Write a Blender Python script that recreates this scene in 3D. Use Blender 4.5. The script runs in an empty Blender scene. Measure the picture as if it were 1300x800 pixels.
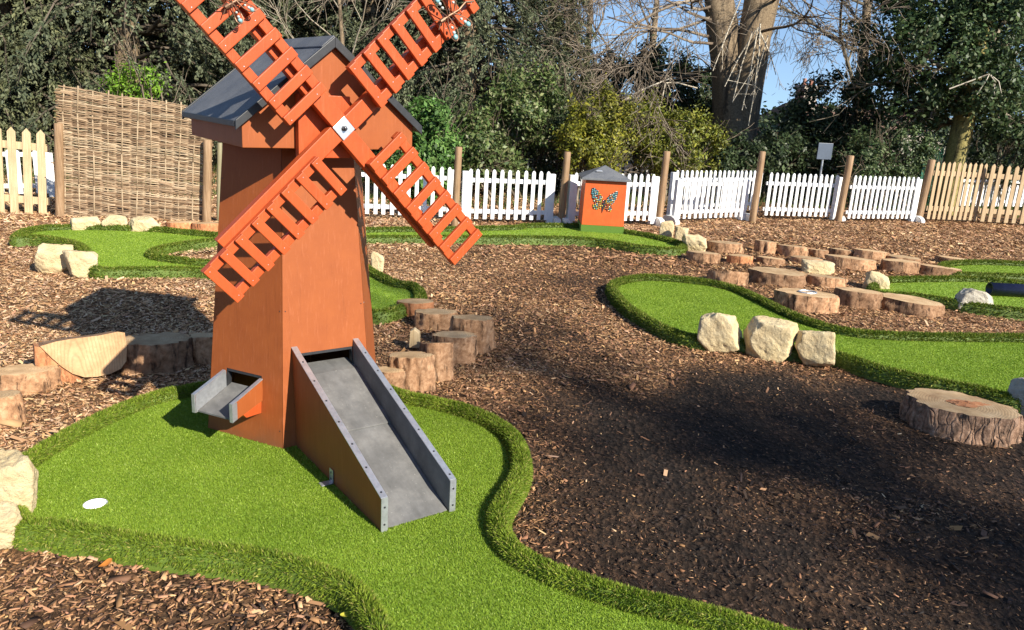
import bpy, bmesh, math, random
import numpy as np
from mathutils import Vector, Matrix
from mathutils.geometry import tessellate_polygon

random.seed(7)
RNG = np.random.default_rng(7)
S = bpy.context.scene
COL = S.collection
PI = math.pi

# ------------------------------------------------------------------ camera
F_PX, PITCH, ROLL, CAM_H = 1000.0, 0.2635, 0.058, 1.55
cp, sp, cr, sr = math.cos(PITCH), math.sin(PITCH), math.cos(ROLL), math.sin(ROLL)
GZ = -0.03                      # mulch level; turf playing surfaces lie at 0


def ray(x, y):
    X, Y = (x - 650) / F_PX, (400 - y) / F_PX
    u, v = X * cr - Y * sr, X * sr + Y * cr
    return np.array([u, cp + v * sp, -sp + v * cp])


def at(x, y, z=GZ):
    d = ray(x, y)
    return np.array([0, 0, CAM_H]) + d * ((z - CAM_H) / d[2])


def deep(x, y, Y):
    d = ray(x, y)
    return np.array([0, 0, CAM_H]) + d * (Y / d[1])


def height_at(x, yb, yt):
    g = at(x, yb)
    d = ray(x, yt)
    return CAM_H + d[2] * math.hypot(g[0], g[1]) / math.hypot(d[0], d[1])


cam_d = bpy.data.cameras.new('camera')
cam = bpy.data.objects.new('camera', cam_d)
COL.objects.link(cam)
cam_d.sensor_width = 36
cam_d.lens = F_PX / 1300 * 36
cam_d.clip_start = 0.05
cam_d.clip_end = 1500
R0, U0, FW = Vector((1, 0, 0)), Vector((0, sp, cp)), Vector((0, cp, -sp))
rv, uv_ = R0 * cr + U0 * sr, U0 * cr - R0 * sr
cam.matrix_world = Matrix(((rv.x, uv_.x, -FW.x, 0), (rv.y, uv_.y, -FW.y, 0), (rv.z, uv_.z, -FW.z, CAM_H), (0, 0, 0, 1)))
S.camera = cam

# ------------------------------------------------------------------ light
SUN_AZ, SUN_EL = math.radians(44), math.radians(32)
to_sun = Vector((math.sin(SUN_AZ) * math.cos(SUN_EL), -math.cos(SUN_AZ) * math.cos(SUN_EL), math.sin(SUN_EL)))
sl = bpy.data.lights.new('sun', 'SUN')
sl.energy = 5.0
sl.angle = math.radians(0.53)
sl.color = (1.0, 0.93, 0.80)
so = bpy.data.objects.new('sun', sl)
so.rotation_euler = to_sun.to_track_quat('Z', 'Y').to_euler()
so.location = (0, 0, 12)
COL.objects.link(so)
W = bpy.data.worlds.new('World')
S.world = W
W.use_nodes = True
nt = W.node_tree
nt.nodes.clear()
sky = nt.nodes.new('ShaderNodeTexSky')
sky.sky_type = 'NISHITA'
sky.sun_disc = False
sky.sun_elevation = SUN_EL
sky.sun_rotation = math.atan2(to_sun.x, to_sun.y)
sky.air_density = 1.0
sky.dust_density = 0.1
sky.ozone_density = 2.2
tcw = nt.nodes.new('ShaderNodeTexCoord')
adw = nt.nodes.new('ShaderNodeVectorMath')
adw.operation = 'ADD'
adw.inputs[1].default_value = (0, 0, .16)
now = nt.nodes.new('ShaderNodeVectorMath')
now.operation = 'NORMALIZE'
nt.links.new(tcw.outputs['Generated'], adw.inputs[0])
nt.links.new(adw.outputs[0], now.inputs[0])
nt.links.new(now.outputs[0], sky.inputs['Vector'])
bg = nt.nodes.new('ShaderNodeBackground')
bg.inputs['Strength'].default_value = 0.1
wo = nt.nodes.new('ShaderNodeOutputWorld')
nt.links.new(sky.outputs[0], bg.inputs[0])
nt.links.new(bg.outputs[0], wo.inputs[0])
S.view_settings.view_transform = 'Standard'
S.view_settings.look = 'None'
S.view_settings.gamma = 1
S.view_settings.use_curve_mapping = False
S.view_settings.exposure = 0.93
S.render.engine = 'CYCLES'
S.cycles.max_bounces = 6
S.cycles.diffuse_bounces = 3
S.cycles.glossy_bounces = 3
S.cycles.transparent_max_bounces = 6
S.cycles.caustics_reflective = False
S.cycles.caustics_refractive = False
S.cycles.use_denoising = True


# ------------------------------------------------------------------ noise
def _hash(ix, iy, seed):
    h = (ix.astype(np.int64) * 374761393 + iy.astype(np.int64) * 668265263 + seed * 1442695041) & 0x7fffffff
    h = ((h ^ (h >> 13)) * 1274126177) & 0x7fffffff
    return ((h ^ (h >> 16)) & 0xffff) / 65535.0


def vnoise(x, y, seed=0):
    x, y = np.asarray(x, float), np.asarray(y, float)
    ix, iy = np.floor(x), np.floor(y)
    fx, fy = x - ix, y - iy
    fx, fy = fx * fx * (3 - 2 * fx), fy * fy * (3 - 2 * fy)
    a, b = _hash(ix, iy, seed), _hash(ix + 1, iy, seed)
    c, d = _hash(ix, iy + 1, seed), _hash(ix + 1, iy + 1, seed)
    return (a * (1 - fx) + b * fx) * (1 - fy) + (c * (1 - fx) + d * fx) * fy


def fbm(x, y, seed=0, n=4):
    s, a, t = 0, .5, 0
    for k in range(n):
        s = s + a * vnoise(np.asarray(x) * 2 ** k, np.asarray(y) * 2 ** k, seed + k * 17)
        t += a
        a *= .5
    return s / t


def sstep(a, b, x):
    t = np.clip((x - a) / (b - a), 0, 1)
    return t * t * (3 - 2 * t)


# ------------------------------------------------------------------ materials
MATS = {}


class N:
    def __init__(s, name):
        m = bpy.data.materials.new(name)
        m.use_nodes = True
        s.m, s.t = m, m.node_tree
        s.b = s.t.nodes['Principled BSDF']
        s.out = s.t.nodes['Material Output']

    def n(s, ty, **kw):
        x = s.t.nodes.new(ty)
        for k, v in kw.items():
            if k in x.inputs.keys():
                x.inputs[k].default_value = v
            else:
                setattr(x, k, v)
        return x

    def l(s, a, b):
        s.t.links.new(a, b)

    def coord(s, kind='Object', scale=None, loc=None):
        tc = s.n('ShaderNodeTexCoord')
        o = tc.outputs[kind]
        if scale is not None:
            mp = s.n('ShaderNodeMapping')
            mp.inputs['Scale'].default_value = scale
            s.l(o, mp.inputs[0])
            o = mp.outputs[0]
        return o

    def noise(s, co, scale, detail=4, rough=.6):
        x = s.n('ShaderNodeTexNoise', Scale=scale, Detail=detail, Roughness=rough)
        s.l(co, x.inputs['Vector'])
        return x.outputs['Fac']

    def ramp(s, fac, stops):
        r = s.n('ShaderNodeValToRGB')
        e = r.color_ramp.elements
        while len(e) > 1:
            e.remove(e[-1])
        e[0].position, e[0].color = stops[0][0], (*stops[0][1], 1)
        for p, c in stops[1:]:
            k = e.new(p)
            k.color = (*c, 1)
        s.l(fac, r.inputs[0])
        return r.outputs[0]

    def mix(s, fac, a, b, mode='MIX'):
        x = s.n('ShaderNodeMix', data_type='RGBA', blend_type=mode)
        for sock, v in ((x.inputs[0], fac), (x.inputs[6], a), (x.inputs[7], b)):
            if hasattr(v, 'links'):
                s.l(v, sock)
            elif isinstance(v, (int, float)):
                sock.default_value = v
            else:
                sock.default_value = (*v, 1)
        return x.outputs[2]

    def bump(s, h, strength=.5, dist=.01):
        x = s.n('ShaderNodeBump', Strength=strength, Distance=dist)
        s.l(h, x.inputs['Height'])
        s.l(x.outputs[0], s.b.inputs['Normal'])

    def base(s, c):
        if hasattr(c, 'links'):
            s.l(c, s.b.inputs['Base Color'])
        else:
            s.b.inputs['Base Color'].default_value = (*c, 1)

    def set(s, **kw):
        for k, v in kw.items():
            s.b.inputs[k.replace('_', ' ')].default_value = v
        return s


def attr_leaf(name, rough=.5, spec=.4, trans=.25, vary=False):
    """vertex colour, part of the light passing through"""
    n = N(name)
    a = n.n('ShaderNodeAttribute', attribute_name='col')
    c = a.outputs['Color']
    n.base(c)
    n.set(Roughness=rough)
    n.b.inputs['Specular IOR Level'].default_value = spec
    if trans:
        t = n.n('ShaderNodeBsdfTranslucent')
        n.l(c, t.inputs[0])
        mx = n.n('ShaderNodeMixShader')
        mx.inputs[0].default_value = trans
        n.l(n.b.outputs[0], mx.inputs[1])
        n.l(t.outputs[0], mx.inputs[2])
        n.l(mx.outputs[0], n.out.inputs[0])
    return n.m


M_LEAF = attr_leaf('glossy_leaves', .48, .32, .2)
M_NEEDLE = attr_leaf('conifer_needles', .6, .3, .15)
M_TURF = attr_leaf('artificial_turf_blades', .6, .22, .3)
M_CHIP = attr_leaf('wood_chips', .75, .25, 0)
M_TWIG = attr_leaf('twig_bark', .85, .2, 0)
M_TILE = attr_leaf('mosaic_glass', .15, .6, 0)


def m_paint(name, col, dark, rough=.45, grain=1.0, scale=9, splash=False):
    n = N(name)
    co = n.coord('Object')
    f1 = n.noise(co, scale, 6, .65)
    f2 = n.noise(n.coord('Object', (40, 40, 3)), 3, 4, .6)
    f3 = n.noise(n.coord('Object', (14, 14, .9)), 2.5, 5, .7)
    f4 = n.noise(co, 120, 3, .7)
    pale = tuple(min(1, x * 1.3 + .035) for x in col)
    c = n.mix(n.ramp(f1, [(.3, (0, 0, 0)), (.75, (1, 1, 1))]), col, dark)
    c = n.mix(n.ramp(f2, [(.56, (0, 0, 0)), (.85, (.6, .6, .6))]), c, pale)
    c = n.mix(n.ramp(f3, [(.58, (0, 0, 0)), (.78, (.55, .55, .55))]), c, tuple(x * .72 for x in dark))
    c = n.mix(n.ramp(f4, [(.66, (0, 0, 0)), (.74, (.5, .5, .5))]), c, pale)
    if splash:
        # rain splash and soil on the lowest few centimetres of the boards
        sx = n.n('ShaderNodeSeparateXYZ')
        n.l(co, sx.inputs[0])
        mr = n.n('ShaderNodeMapRange')
        mr.inputs['From Min'].default_value = .0
        mr.inputs['From Max'].default_value = .10
        mr.inputs['To Min'].default_value = .55
        mr.inputs['To Max'].default_value = 0
        n.l(sx.outputs['Z'], mr.inputs['Value'])
        k = n.mix(1.0, n.ramp(f1, [(.3, (.2, .2, .2)), (.6, (1, 1, 1))]), mr.outputs[0], 'MULTIPLY')
        c = n.mix(k, c, (.15, .085, .045))
    n.base(c)
    n.set(Roughness=rough)
    n.b.inputs['Specular IOR Level'].default_value = .3
    n.bump(n.mix(.5, f1, f2), .3 * grain, .004)
    return n.m


M_WALL = m_paint('terracotta_painted_board', (.31, .083, .021), (.26, .066, .017), .55, splash=True)
M_SAIL = m_paint('orange_painted_timber', (.48, .083, .020), (.39, .062, .015), .45, 1.6)
M_BOXP = m_paint('bright_orange_painted_board', (.58, .105, .022), (.48, .08, .017), .5)


def m_felt():
    n = N('slate_grey_roof_felt')
    co = n.coord('Object')
    f = n.noise(co, 260, 3, .7)
    g = n.noise(co, 7, 4, .6)
    c = n.ramp(f, [(.35, (.05, .055, .065)), (.5, (.095, .10, .112)), (.7, (.18, .185, .20))])
    c = n.mix(n.ramp(g, [(.4, (0, 0, 0)), (.8, (.5, .5, .5))]), c, (.24, .235, .23))
    n.base(c)
    n.set(Roughness=.6)
    n.bump(f, .5, .002)
    return n.m


M_FELT = m_felt()


def m_metal():
    n = N('galvanised_steel')
    co = n.coord('Object')
    v = n.n('ShaderNodeTexVoronoi', Scale=60)
    n.l(co, v.inputs['Vector'])
    f = n.noise(co, 25, 5, .7)
    c = n.mix(.5, n.ramp(v.outputs['Distance'], [(0, (.48, .50, .53)), (1, (.66, .68, .70))]), n.ramp(f, [(.3, (.28, .29, .31)), (.7, (.6, .62, .65))]))
    n.base(c)
    n.set(Metallic=.75, Roughness=.42)
    n.bump(f, .15, .002)
    return n.m


M_METAL = m_metal()


def m_bed():
    n = N('scuffed_grey_slide_bed')
    co = n.coord('Object')
    f = n.noise(co, 6, 6, .7)
    g = n.noise(n.coord('Object', (12, 2.5, 2.5)), 2, 5, .6)
    k = n.noise(co, 90, 3, .6)
    c = n.mix(.25, n.ramp(f, [(.3, (.075, .074, .071)), (.5, (.125, .122, .117)), (.72, (.22, .213, .20))]), n.ramp(g, [(.35, (.10, .10, .10)), (.7, (.24, .24, .24))]))
    c = n.mix(n.ramp(k, [(.66, (0, 0, 0)), (.72, (.5, .5, .5))]), c, (.33, .32, .3))
    n.base(c)
    n.set(Roughness=.62)
    n.b.inputs['Specular IOR Level'].default_value = .3
    n.bump(f, .15, .004)
    return n.m


M_BED = m_bed()


def m_simple(name, col, rough=.6, metal=0, nscale=30, amt=.25, bump=.15):
    n = N(name)
    f = n.noise(n.coord('Object'), nscale, 5, .6)
    n.base(n.ramp(f, [(.3, tuple(c * (1 - amt) for c in col)), (.7, tuple(min(1, c * (1 + amt)) for c in col))]))
    n.set(Roughness=rough, Metallic=metal)
    n.bump(f, bump, .003)
    return n.m


M_BLACK = m_simple('black_rubber_trim', (.022, .023, .026), .45)
M_SCREW = m_simple('steel_screw', (.08, .08, .09), .35, .8)
M_HUB = m_simple('bright_zinc_plate', (.75, .76, .78), .28, .7, 60, .08)
M_WHITE = m_simple('white_plastic', (.80, .80, .79), .42, 0, 12, .06, .05)
M_FOOT = m_simple('weathered_white_plastic', (.62, .61, .58), .6, 0, 18, .15)
M_CUP = m_simple('white_cup_plastic', (.85, .85, .85), .3, 0, 10, .03)
M_PIPE = m_simple('dark_blue_plastic_pipe', (.012, .014, .04), .3, 0, 15, .3)
M_SIGN = m_simple('pale_sign_board', (.075, .095, .13), .4, 0, 4, .1)
M_GREENMETAL = m_simple('green_coated_steel', (.02, .10, .06), .5)
M_GRSKIRT = m_simple('turf_skirt', (.075, .15, .012), .8, 0, 160, .5, .6)
M_WIRE = m_simple('rusty_wire', (.18, .10, .06), .5, .6)


def m_wood(name, a, b, c, sc=(60, 60, 2.5), rough=.75):
    n = N(name)
    oi = n.n('ShaderNodeObjectInfo')
    co = n.coord('Object', sc)
    f = n.noise(co, 1.3, 5, .65)
    g = n.noise(n.coord('Object'), 5, 4, .6)
    col = n.ramp(f, [(.3, a), (.5, b), (.72, c)])
    col = n.mix(n.ramp(g, [(.42, (0, 0, 0)), (.75, (.5, .5, .5))]), col, tuple(x * .6 for x in b))
    n.base(col)
    n.set(Roughness=rough)
    n.bump(f, .5, .004)
    return n.m


M_PALEWOOD = m_wood('fresh_pale_fence_timber', (.40, .275, .145), (.55, .41, .235), (.65, .52, .33))
M_RIGHTWOOD = m_wood('weathered_fence_timber', (.30, .20, .11), (.45, .32, .18), (.56, .43, .27))
M_POST = m_wood('brown_round_post_wood', (.16, .09, .045), (.27, .165, .085), (.40, .27, .16), (40, 40, 2))
M_STAKE = m_wood('peeled_hazel_stake', (.22, .15, .085), (.33, .24, .145), (.43, .335, .215), (40, 40, 3))
M_GREYPOST = m_wood('grey_green_post_wood', (.14, .12, .07), (.24, .21, .12), (.33, .29, .18), (40, 40, 2))


def m_bark(name, dark, mid, light, sc=(26, 26, 5)):
    n = N(name)
    oi = n.n('ShaderNodeObjectInfo')
    co = n.coord('Object', sc)
    f1 = n.noise(co, 1.0, 6, .7)
    f = n.noise(n.coord('Object'), 30, 6, .7)
    crack = n.ramp(f1, [(.36, (0, 0, 0)), (.47, (1, 1, 1))])
    col = n.ramp(f, [(.3, dark), (.5, mid), (.7, light)])
    hs = n.n('ShaderNodeHueSaturation')
    mr = n.n('ShaderNodeMapRange')
    mr.inputs['To Min'].default_value = .65
    mr.inputs['To Max'].default_value = 1.35
    n.l(oi.outputs['Random'], mr.inputs['Value'])
    n.l(mr.outputs[0], hs.inputs['Value'])
    n.l(col, hs.inputs['Color'])
    n.base(n.mix(crack, tuple(x * .42 for x in dark), hs.outputs[0]))
    n.set(Roughness=.9)
    h = n.mix(.4, crack, f)
    n.bump(h, .7, .012)
    return n.m


M_BARK = m_bark('pinkish_pine_bark', (.14, .066, .03), (.32, .175, .09), (.46, .285, .165))
def m_furrow():
    n = N('deeply_furrowed_pine_bark')
    wv = n.n('ShaderNodeTexNoise', Scale=9, Detail=3)
    tc = n.coord('Object')
    n.l(tc, wv.inputs['Vector'])
    sc = n.n('ShaderNodeVectorMath', operation='SCALE')
    sc.inputs['Scale'].default_value = .05
    n.l(wv.outputs['Color'], sc.inputs[0])
    ad = n.n('ShaderNodeVectorMath', operation='ADD')
    n.l(tc, ad.inputs[0])
    n.l(sc.outputs[0], ad.inputs[1])
    mp = n.n('ShaderNodeMapping')
    mp.inputs['Scale'].default_value = (24, 24, 4.5)
    n.l(ad.outputs[0], mp.inputs[0])
    v = n.n('ShaderNodeTexVoronoi', Scale=1.0, feature='DISTANCE_TO_EDGE')
    n.l(mp.outputs[0], v.inputs['Vector'])
    f = n.noise(tc, 45, 6, .7)
    crack = n.ramp(v.outputs['Distance'], [(.0, (0, 0, 0)), (.12, (1, 1, 1))])
    col = n.ramp(f, [(.3, (.15, .078, .045)), (.5, (.31, .18, .11)), (.7, (.48, .31, .205))])
    n.base(n.mix(n.ramp(n.noise(mp.outputs[0], 1.0, 6, .72), [(.38, (0, 0, 0)), (.48, (1, 1, 1))]), (.085, .05, .03), col))
    n.set(Roughness=.9)
    n.bump(n.mix(.5, crack, f), 1.0, .02)
    return n.m


M_FURROW = m_furrow()
M_BARKRED = m_bark('red_debarked_wood', (.24, .085, .03), (.42, .17, .07), (.55, .27, .13), (20, 20, 3))
M_TRUNK = m_bark('grey_brown_trunk_bark', (.085, .058, .032), (.19, .135, .08), (.32, .24, .145), (5, 5, 1))
M_MOSSTRUNK = m_bark('mossy_trunk_bark', (.10, .085, .025), (.23, .19, .06), (.34, .29, .11), (9, 9, 3))


def m_rings(name, a, b, c):
    n = N(name)
    oi = n.n('ShaderNodeObjectInfo')
    tc = n.coord('Object')
    nv = n.n('ShaderNodeTexNoise', Scale=5, Detail=3)
    n.l(tc, nv.inputs['Vector'])
    mp = n.n('ShaderNodeVectorMath', operation='SCALE')
    mp.inputs['Scale'].default_value = .045
    n.l(nv.outputs['Color'], mp.inputs[0])
    ad = n.n('ShaderNodeVectorMath', operation='ADD')
    n.l(tc, ad.inputs[0])
    n.l(mp.outputs[0], ad.inputs[1])
    w = n.n('ShaderNodeTexWave', wave_type='RINGS', rings_direction='Z', Scale=22, Distortion=1.2, Detail=2)
    n.l(ad.outputs[0], w.inputs['Vector'])
    f = n.noise(tc, 7, 5, .65)
    col = n.ramp(f, [(.3, a), (.5, b), (.72, c)])
    col = n.mix(n.ramp(w.outputs['Fac'], [(.0, (.28, .28, .28)), (.45, (0, 0, 0))]), col, tuple(x * .5 for x in a))
    k = n.noise(tc, 70, 4, .7)
    col = n.mix(n.ramp(k, [(.58, (0, 0, 0)), (.72, (.35, .35, .35))]), col, tuple(min(1, x * 1.25) for x in c))
    hs = n.n('ShaderNodeHueSaturation')
    mr = n.n('ShaderNodeMapRange')
    mr.inputs['To Min'].default_value = .8
    mr.inputs['To Max'].default_value = 1.2
    n.l(oi.outputs['Random'], mr.inputs['Value'])
    n.l(mr.outputs[0], hs.inputs['Value'])
    n.l(col, hs.inputs['Color'])
    n.base(hs.outputs[0])
    n.set(Roughness=.8)
    n.bump(n.mix(.5, w.outputs['Fac'], k), .3, .004)
    return n.m


M_CUT = m_rings('sawn_end_grain', (.33, .195, .09), (.50, .33, .17), (.63, .46, .27))
M_CUTPALE = m_rings('pale_sawn_end_grain', (.30, .165, .075), (.43, .265, .135), (.53, .37, .21))


def m_stone(name, a, b, c, st):
    n = N(name)
    oi = n.n('ShaderNodeObjectInfo')
    co = n.coord('Object')
    f = n.noise(co, 7, 8, .65)
    g = n.noise(co, 38, 6, .7)
    k = n.noise(co, 3.0, 3, .5)
    col = n.ramp(f, [(.28, a), (.5, b), (.7, c)])
    col = n.mix(n.ramp(k, [(.45, (0, 0, 0)), (.7, (.55, .55, .55))]), col, st)
    col = n.mix(n.ramp(g, [(.28, (.5, .5, .5)), (.42, (0, 0, 0))]), col, tuple(x * .45 for x in a))
    n.base(col)
    n.set(Roughness=.88)
    n.bump(n.mix(.5, f, g), 1.0, .03)
    return n.m


M_STONE = m_stone('cream_limestone', (.44, .32, .165), (.58, .46, .27), (.68, .58, .39), (.50, .36, .14))
M_STONEGREY = m_stone('greyish_limestone', (.30, .26, .20), (.46, .42, .34), (.58, .54, .46), (.40, .33, .22))


def m_ground():
    n = N('bark_mulch')
    a = n.n('ShaderNodeAttribute', attribute_name='col')
    co = n.coord('Object')
    f = n.noise(co, 45, 6, .75)
    v = n.n('ShaderNodeTexVoronoi', Scale=55)
    mp = n.n('ShaderNodeMapping')
    mp.inputs['Scale'].default_value = (1, .55, 1)
    mp.inputs['Rotation'].default_value = (0, 0, .6)
    n.l(co, mp.inputs[0])
    n.l(mp.outputs[0], v.inputs['Vector'])
    g = n.noise(co, 3.0, 5, .65)
    c = n.mix(1.0, a.outputs['Color'], n.ramp(f, [(.32, (.25, .22, .2)), (.5, (.8, .8, .8)), (.72, (1.9, 1.75, 1.6))]), 'MULTIPLY')
    vc = n.n('ShaderNodeSeparateColor')
    n.l(v.outputs['Color'], vc.inputs[0])
    c = n.mix(1.0, c, n.ramp(vc.outputs[0], [(.0, (.45, .42, .4)), (.6, (1, 1, 1)), (1, (1.9, 1.7, 1.5))]), 'MULTIPLY')
    c = n.mix(1.0, c, n.ramp(g, [(.3, (.7, .68, .66)), (.7, (1.25, 1.25, 1.25))]), 'MULTIPLY')
    n.base(c)
    n.set(Roughness=.95)
    n.b.inputs['Specular IOR Level'].default_value = .2
    n.bump(n.mix(.5, f, v.outputs['Distance']), 1.0, .02)
    return n.m


M_GROUND = m_ground()


def m_turfbase(name='artificial_turf_backing', dim=1.0):
    n = N(name)
    co = n.coord('Object')
    f = n.noise(co, 420, 3, .7)
    g = n.noise(co, 2.2, 4, .55)
    c = n.ramp(f, [(.3, (.115, .20, .014)), (.5, (.205, .32, .028)), (.7, (.30, .42, .055))])
    c = n.mix(1.0, c, n.ramp(g, [(.3, (.85 * dim, .87 * dim, .85 * dim)), (.7, (1.1 * dim,) * 3)]), 'MULTIPLY')
    n.base(c)
    n.set(Roughness=.65)
    n.bump(f, .5, .003)
    return n.m


M_TURFBASE = m_turfbase()
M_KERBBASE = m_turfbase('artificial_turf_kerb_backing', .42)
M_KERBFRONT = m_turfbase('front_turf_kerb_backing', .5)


def m_brick():
    n = N('red_brick')
    b = n.n('ShaderNodeTexBrick', Scale=6)
    b.inputs['Color1'].default_value = (.30, .10, .06, 1)
    b.inputs['Color2'].default_value = (.40, .16, .09, 1)
    b.inputs['Mortar'].default_value = (.35, .30, .25, 1)
    n.l(n.coord('Generated', (1, 1, 1)), b.inputs['Vector'])
    n.base(b.outputs[0])
    n.set(Roughness=.9)
    return n.m


M_BRICK = m_brick()
M_ROOFTILE = m_simple('brown_roof_tiles', (.16, .09, .06), .8, 0, 20)

# ------------------------------------------------------------------ object helpers


def link(o, parent=None, label=None, cat=None, group=None, kind=None):
    COL.objects.link(o)
    if parent is not None:
        o.parent = parent
    for k, v in (('label', label), ('category', cat), ('group', group), ('kind', kind)):
        if v:
            o[k] = v
    return o


def empty(name, loc, rz=0, **kw):
    o = bpy.data.objects.new(name, None)
    o.empty_display_size = .1
    o.location = loc
    o.rotation_euler = (0, 0, rz)
    return link(o, **kw)


def npmesh(name, V, Fs, mats, col=None, smooth=False, loc=None, rz=0, midx=None, **kw):
    """V (n,3); Fs: (m,k) array of faces"""
    V = np.asarray(V, np.float32)
    Fs = np.asarray(Fs, np.int32)
    me = bpy.data.meshes.new(name)
    me.vertices.add(len(V))
    me.vertices.foreach_set('co', V.ravel())
    m, k = Fs.shape
    me.loops.add(m * k)
    me.loops.foreach_set('vertex_index', Fs.ravel())
    me.polygons.add(m)
    me.polygons.foreach_set('loop_start', np.arange(0, m * k, k, dtype=np.int32))
    if smooth:
        me.polygons.foreach_set('use_smooth', np.ones(m, bool))
    for mt in (mats if isinstance(mats, (list, tuple)) else [mats]):
        me.materials.append(mt)
    if midx is not None:
        me.polygons.foreach_set('material_index', np.asarray(midx, np.int32))
    if col is not None:
        a = me.attributes.new('col', 'FLOAT_COLOR', 'POINT')
        c4 = np.ones((len(V), 4), np.float32)
        c4[:, :3] = col
        a.data.foreach_set('color', c4.ravel())
    me.update(calc_edges=True)
    o = bpy.data.objects.new(name, me)
    if loc is not None:
        o.location = loc
        o.rotation_euler = (0, 0, rz)
    return link(o, **kw)


def unit(v):
    return v / np.maximum(np.linalg.norm(v, axis=-1, keepdims=True), 1e-9)


def diamonds(C, U, V, col):
    """leaf-shaped quads; returns V, F, colours"""
    n = len(C)
    P = np.stack([C - U, C + V - U * .1, C + U, C - V - U * .1], 1).reshape(-1, 3)
    Fq = np.arange(4 * n).reshape(n, 4)
    return P, Fq, np.repeat(col, 4, 0)


def cat_parts(parts):
    Vs, Fs, Cs, o = [], [], [], 0
    for v, f, c in parts:
        Vs.append(v)
        Fs.append(f + o)
        Cs.append(c)
        o += len(v)
    return np.concatenate(Vs), np.concatenate(Fs), np.concatenate(Cs)


def segs(P0, P1, Ra, Rb, col, k=4):
    """prisms along segments"""
    P0, P1 = np.asarray(P0, float), np.asarray(P1, float)
    n = len(P0)
    D = unit(P1 - P0)
    ref = np.where(np.abs(D[:, 2:3]) < .9, np.array([[0, 0, 1.]]), np.array([[1., 0, 0]]))
    A = unit(np.cross(D, ref))
    B = np.cross(D, A)
    vs = []
    for end, R in ((P0, Ra), (P1, Rb)):
        for j in range(k):
            t = 2 * PI * j / k
            vs.append(end + (A * math.cos(t) + B * math.sin(t)) * np.asarray(R)[:, None])
    Vv = np.stack(vs, 1).reshape(-1, 3)
    base = (np.arange(n) * 2 * k)[:, None]
    fs = [np.concatenate([base + j, base + (j + 1) % k, base + k + (j + 1) % k, base + k + j], 1) for j in range(k)]
    return Vv, np.concatenate(fs), np.repeat(np.asarray(col, float), 2 * k, 0)


class MB:
    """collects boxes, prisms and lathes, links them as one mesh"""

    def __init__(s):
        s.v, s.f, s.m = [], [], []

    def add(s, verts, faces, mi=0):
        o = len(s.v)
        s.v += [tuple(map(float, p)) for p in verts]
        s.f += [tuple(i + o for i in f) for f in faces]
        s.m += [mi] * len(faces)
        return s

    def box(s, x0, x1, y0, y1, z0, z1, mi=0, xf=None):
        vs = [(x, y, z) for z in (z0, z1) for y in (y0, y1) for x in (x0, x1)]
        if xf:
            vs = [xf(p) for p in vs]
        return s.add(vs, [(0, 2, 3, 1), (4, 5, 7, 6), (0, 1, 5, 4), (2, 6, 7, 3), (0, 4, 6, 2), (1, 3, 7, 5)], mi)

    def prism(s, poly, fa, fb, mi=0):
        """poly list of 2d; fa/fb map 2d -> 3d for both ends"""
        n = len(poly)
        vs = [fa(*p) for p in poly] + [fb(*p) for p in poly]
        fs = [tuple(range(n))[::-1], tuple(range(n, 2 * n))] + [(i, (i + 1) % n, n + (i + 1) % n, n + i) for i in range(n)]
        return s.add(vs, fs, mi)

    def cyl(s, p0, p1, r0, r1, k=12, mi=0):
        p0, p1 = np.array(p0, float), np.array(p1, float)
        d = unit(p1 - p0)
        ref = np.array([0, 0, 1.]) if abs(d[2]) < .9 else np.array([1., 0, 0])
        a = unit(np.cross(d, ref))
        b = np.cross(d, a)
        vs = [p + (a * math.cos(2 * PI * j / k) + b * math.sin(2 * PI * j / k)) * r for p, r in ((p0, r0), (p1, r1)) for j in range(k)]
        fs = [(j, (j + 1) % k, k + (j + 1) % k, k + j) for j in range(k)] + [tuple(range(k))[::-1], tuple(range(k, 2 * k))]
        return s.add(vs, fs, mi)

    def build(s, name, mats, bevel=0, smooth=False, loc=None, rz=0, **kw):
        me = bpy.data.meshes.new(name)
        me.from_pydata(s.v, [], s.f)
        for mt in (mats if isinstance(mats, (list, tuple)) else [mats]):
            me.materials.append(mt)
        me.polygons.foreach_set('material_index', s.m)
        bm = bmesh.new()
        bm.from_mesh(me)
        bmesh.ops.recalc_face_normals(bm, faces=bm.faces)
        if bevel:
            ed = [e for e in bm.edges if len(e.link_faces) == 2 and e.calc_face_angle(0) > .5]
            bmesh.ops.bevel(bm, geom=ed, offset=bevel, segments=2, profile=.6, affect='EDGES', clamp_overlap=True)
        if smooth:
            for f in bm.faces:
                f.smooth = True
        bm.to_mesh(me)
        bm.free()
        o = bpy.data.objects.new(name, me)
        if loc is not None:
            o.location = loc
            o.rotation_euler = (0, 0, rz)
        return link(o, **kw)


# ------------------------------------------------------------------ outlines of the greens
def catmull(P, step=.02):
    P = np.asarray(P, float)
    n = len(P)
    out = []
    for i in range(n):
        p0, p1, p2, p3 = P[i - 1], P[i], P[(i + 1) % n], P[(i + 2) % n]
        k = max(2, int(np.linalg.norm(p2 - p1) / step))
        t = (np.arange(k) / k)[:, None]
        out.append(.5 * (2 * p1 + (p2 - p0) * t + (2 * p0 - 5 * p1 + 4 * p2 - p3) * t ** 2 + (3 * p1 - p0 - 3 * p2 + p3) * t ** 3))
    Q = np.concatenate(out)
    # resample evenly
    L = np.concatenate([[0], np.cumsum(np.linalg.norm(np.roll(Q, -1, 0) - Q, axis=1))])
    m = int(L[-1] / step)
    s = np.arange(m) / m * L[-1]
    Qc = np.vstack([Q, Q[:1]])
    return np.stack([np.interp(s, L, Qc[:, 0]), np.interp(s, L, Qc[:, 1])], 1)


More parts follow.
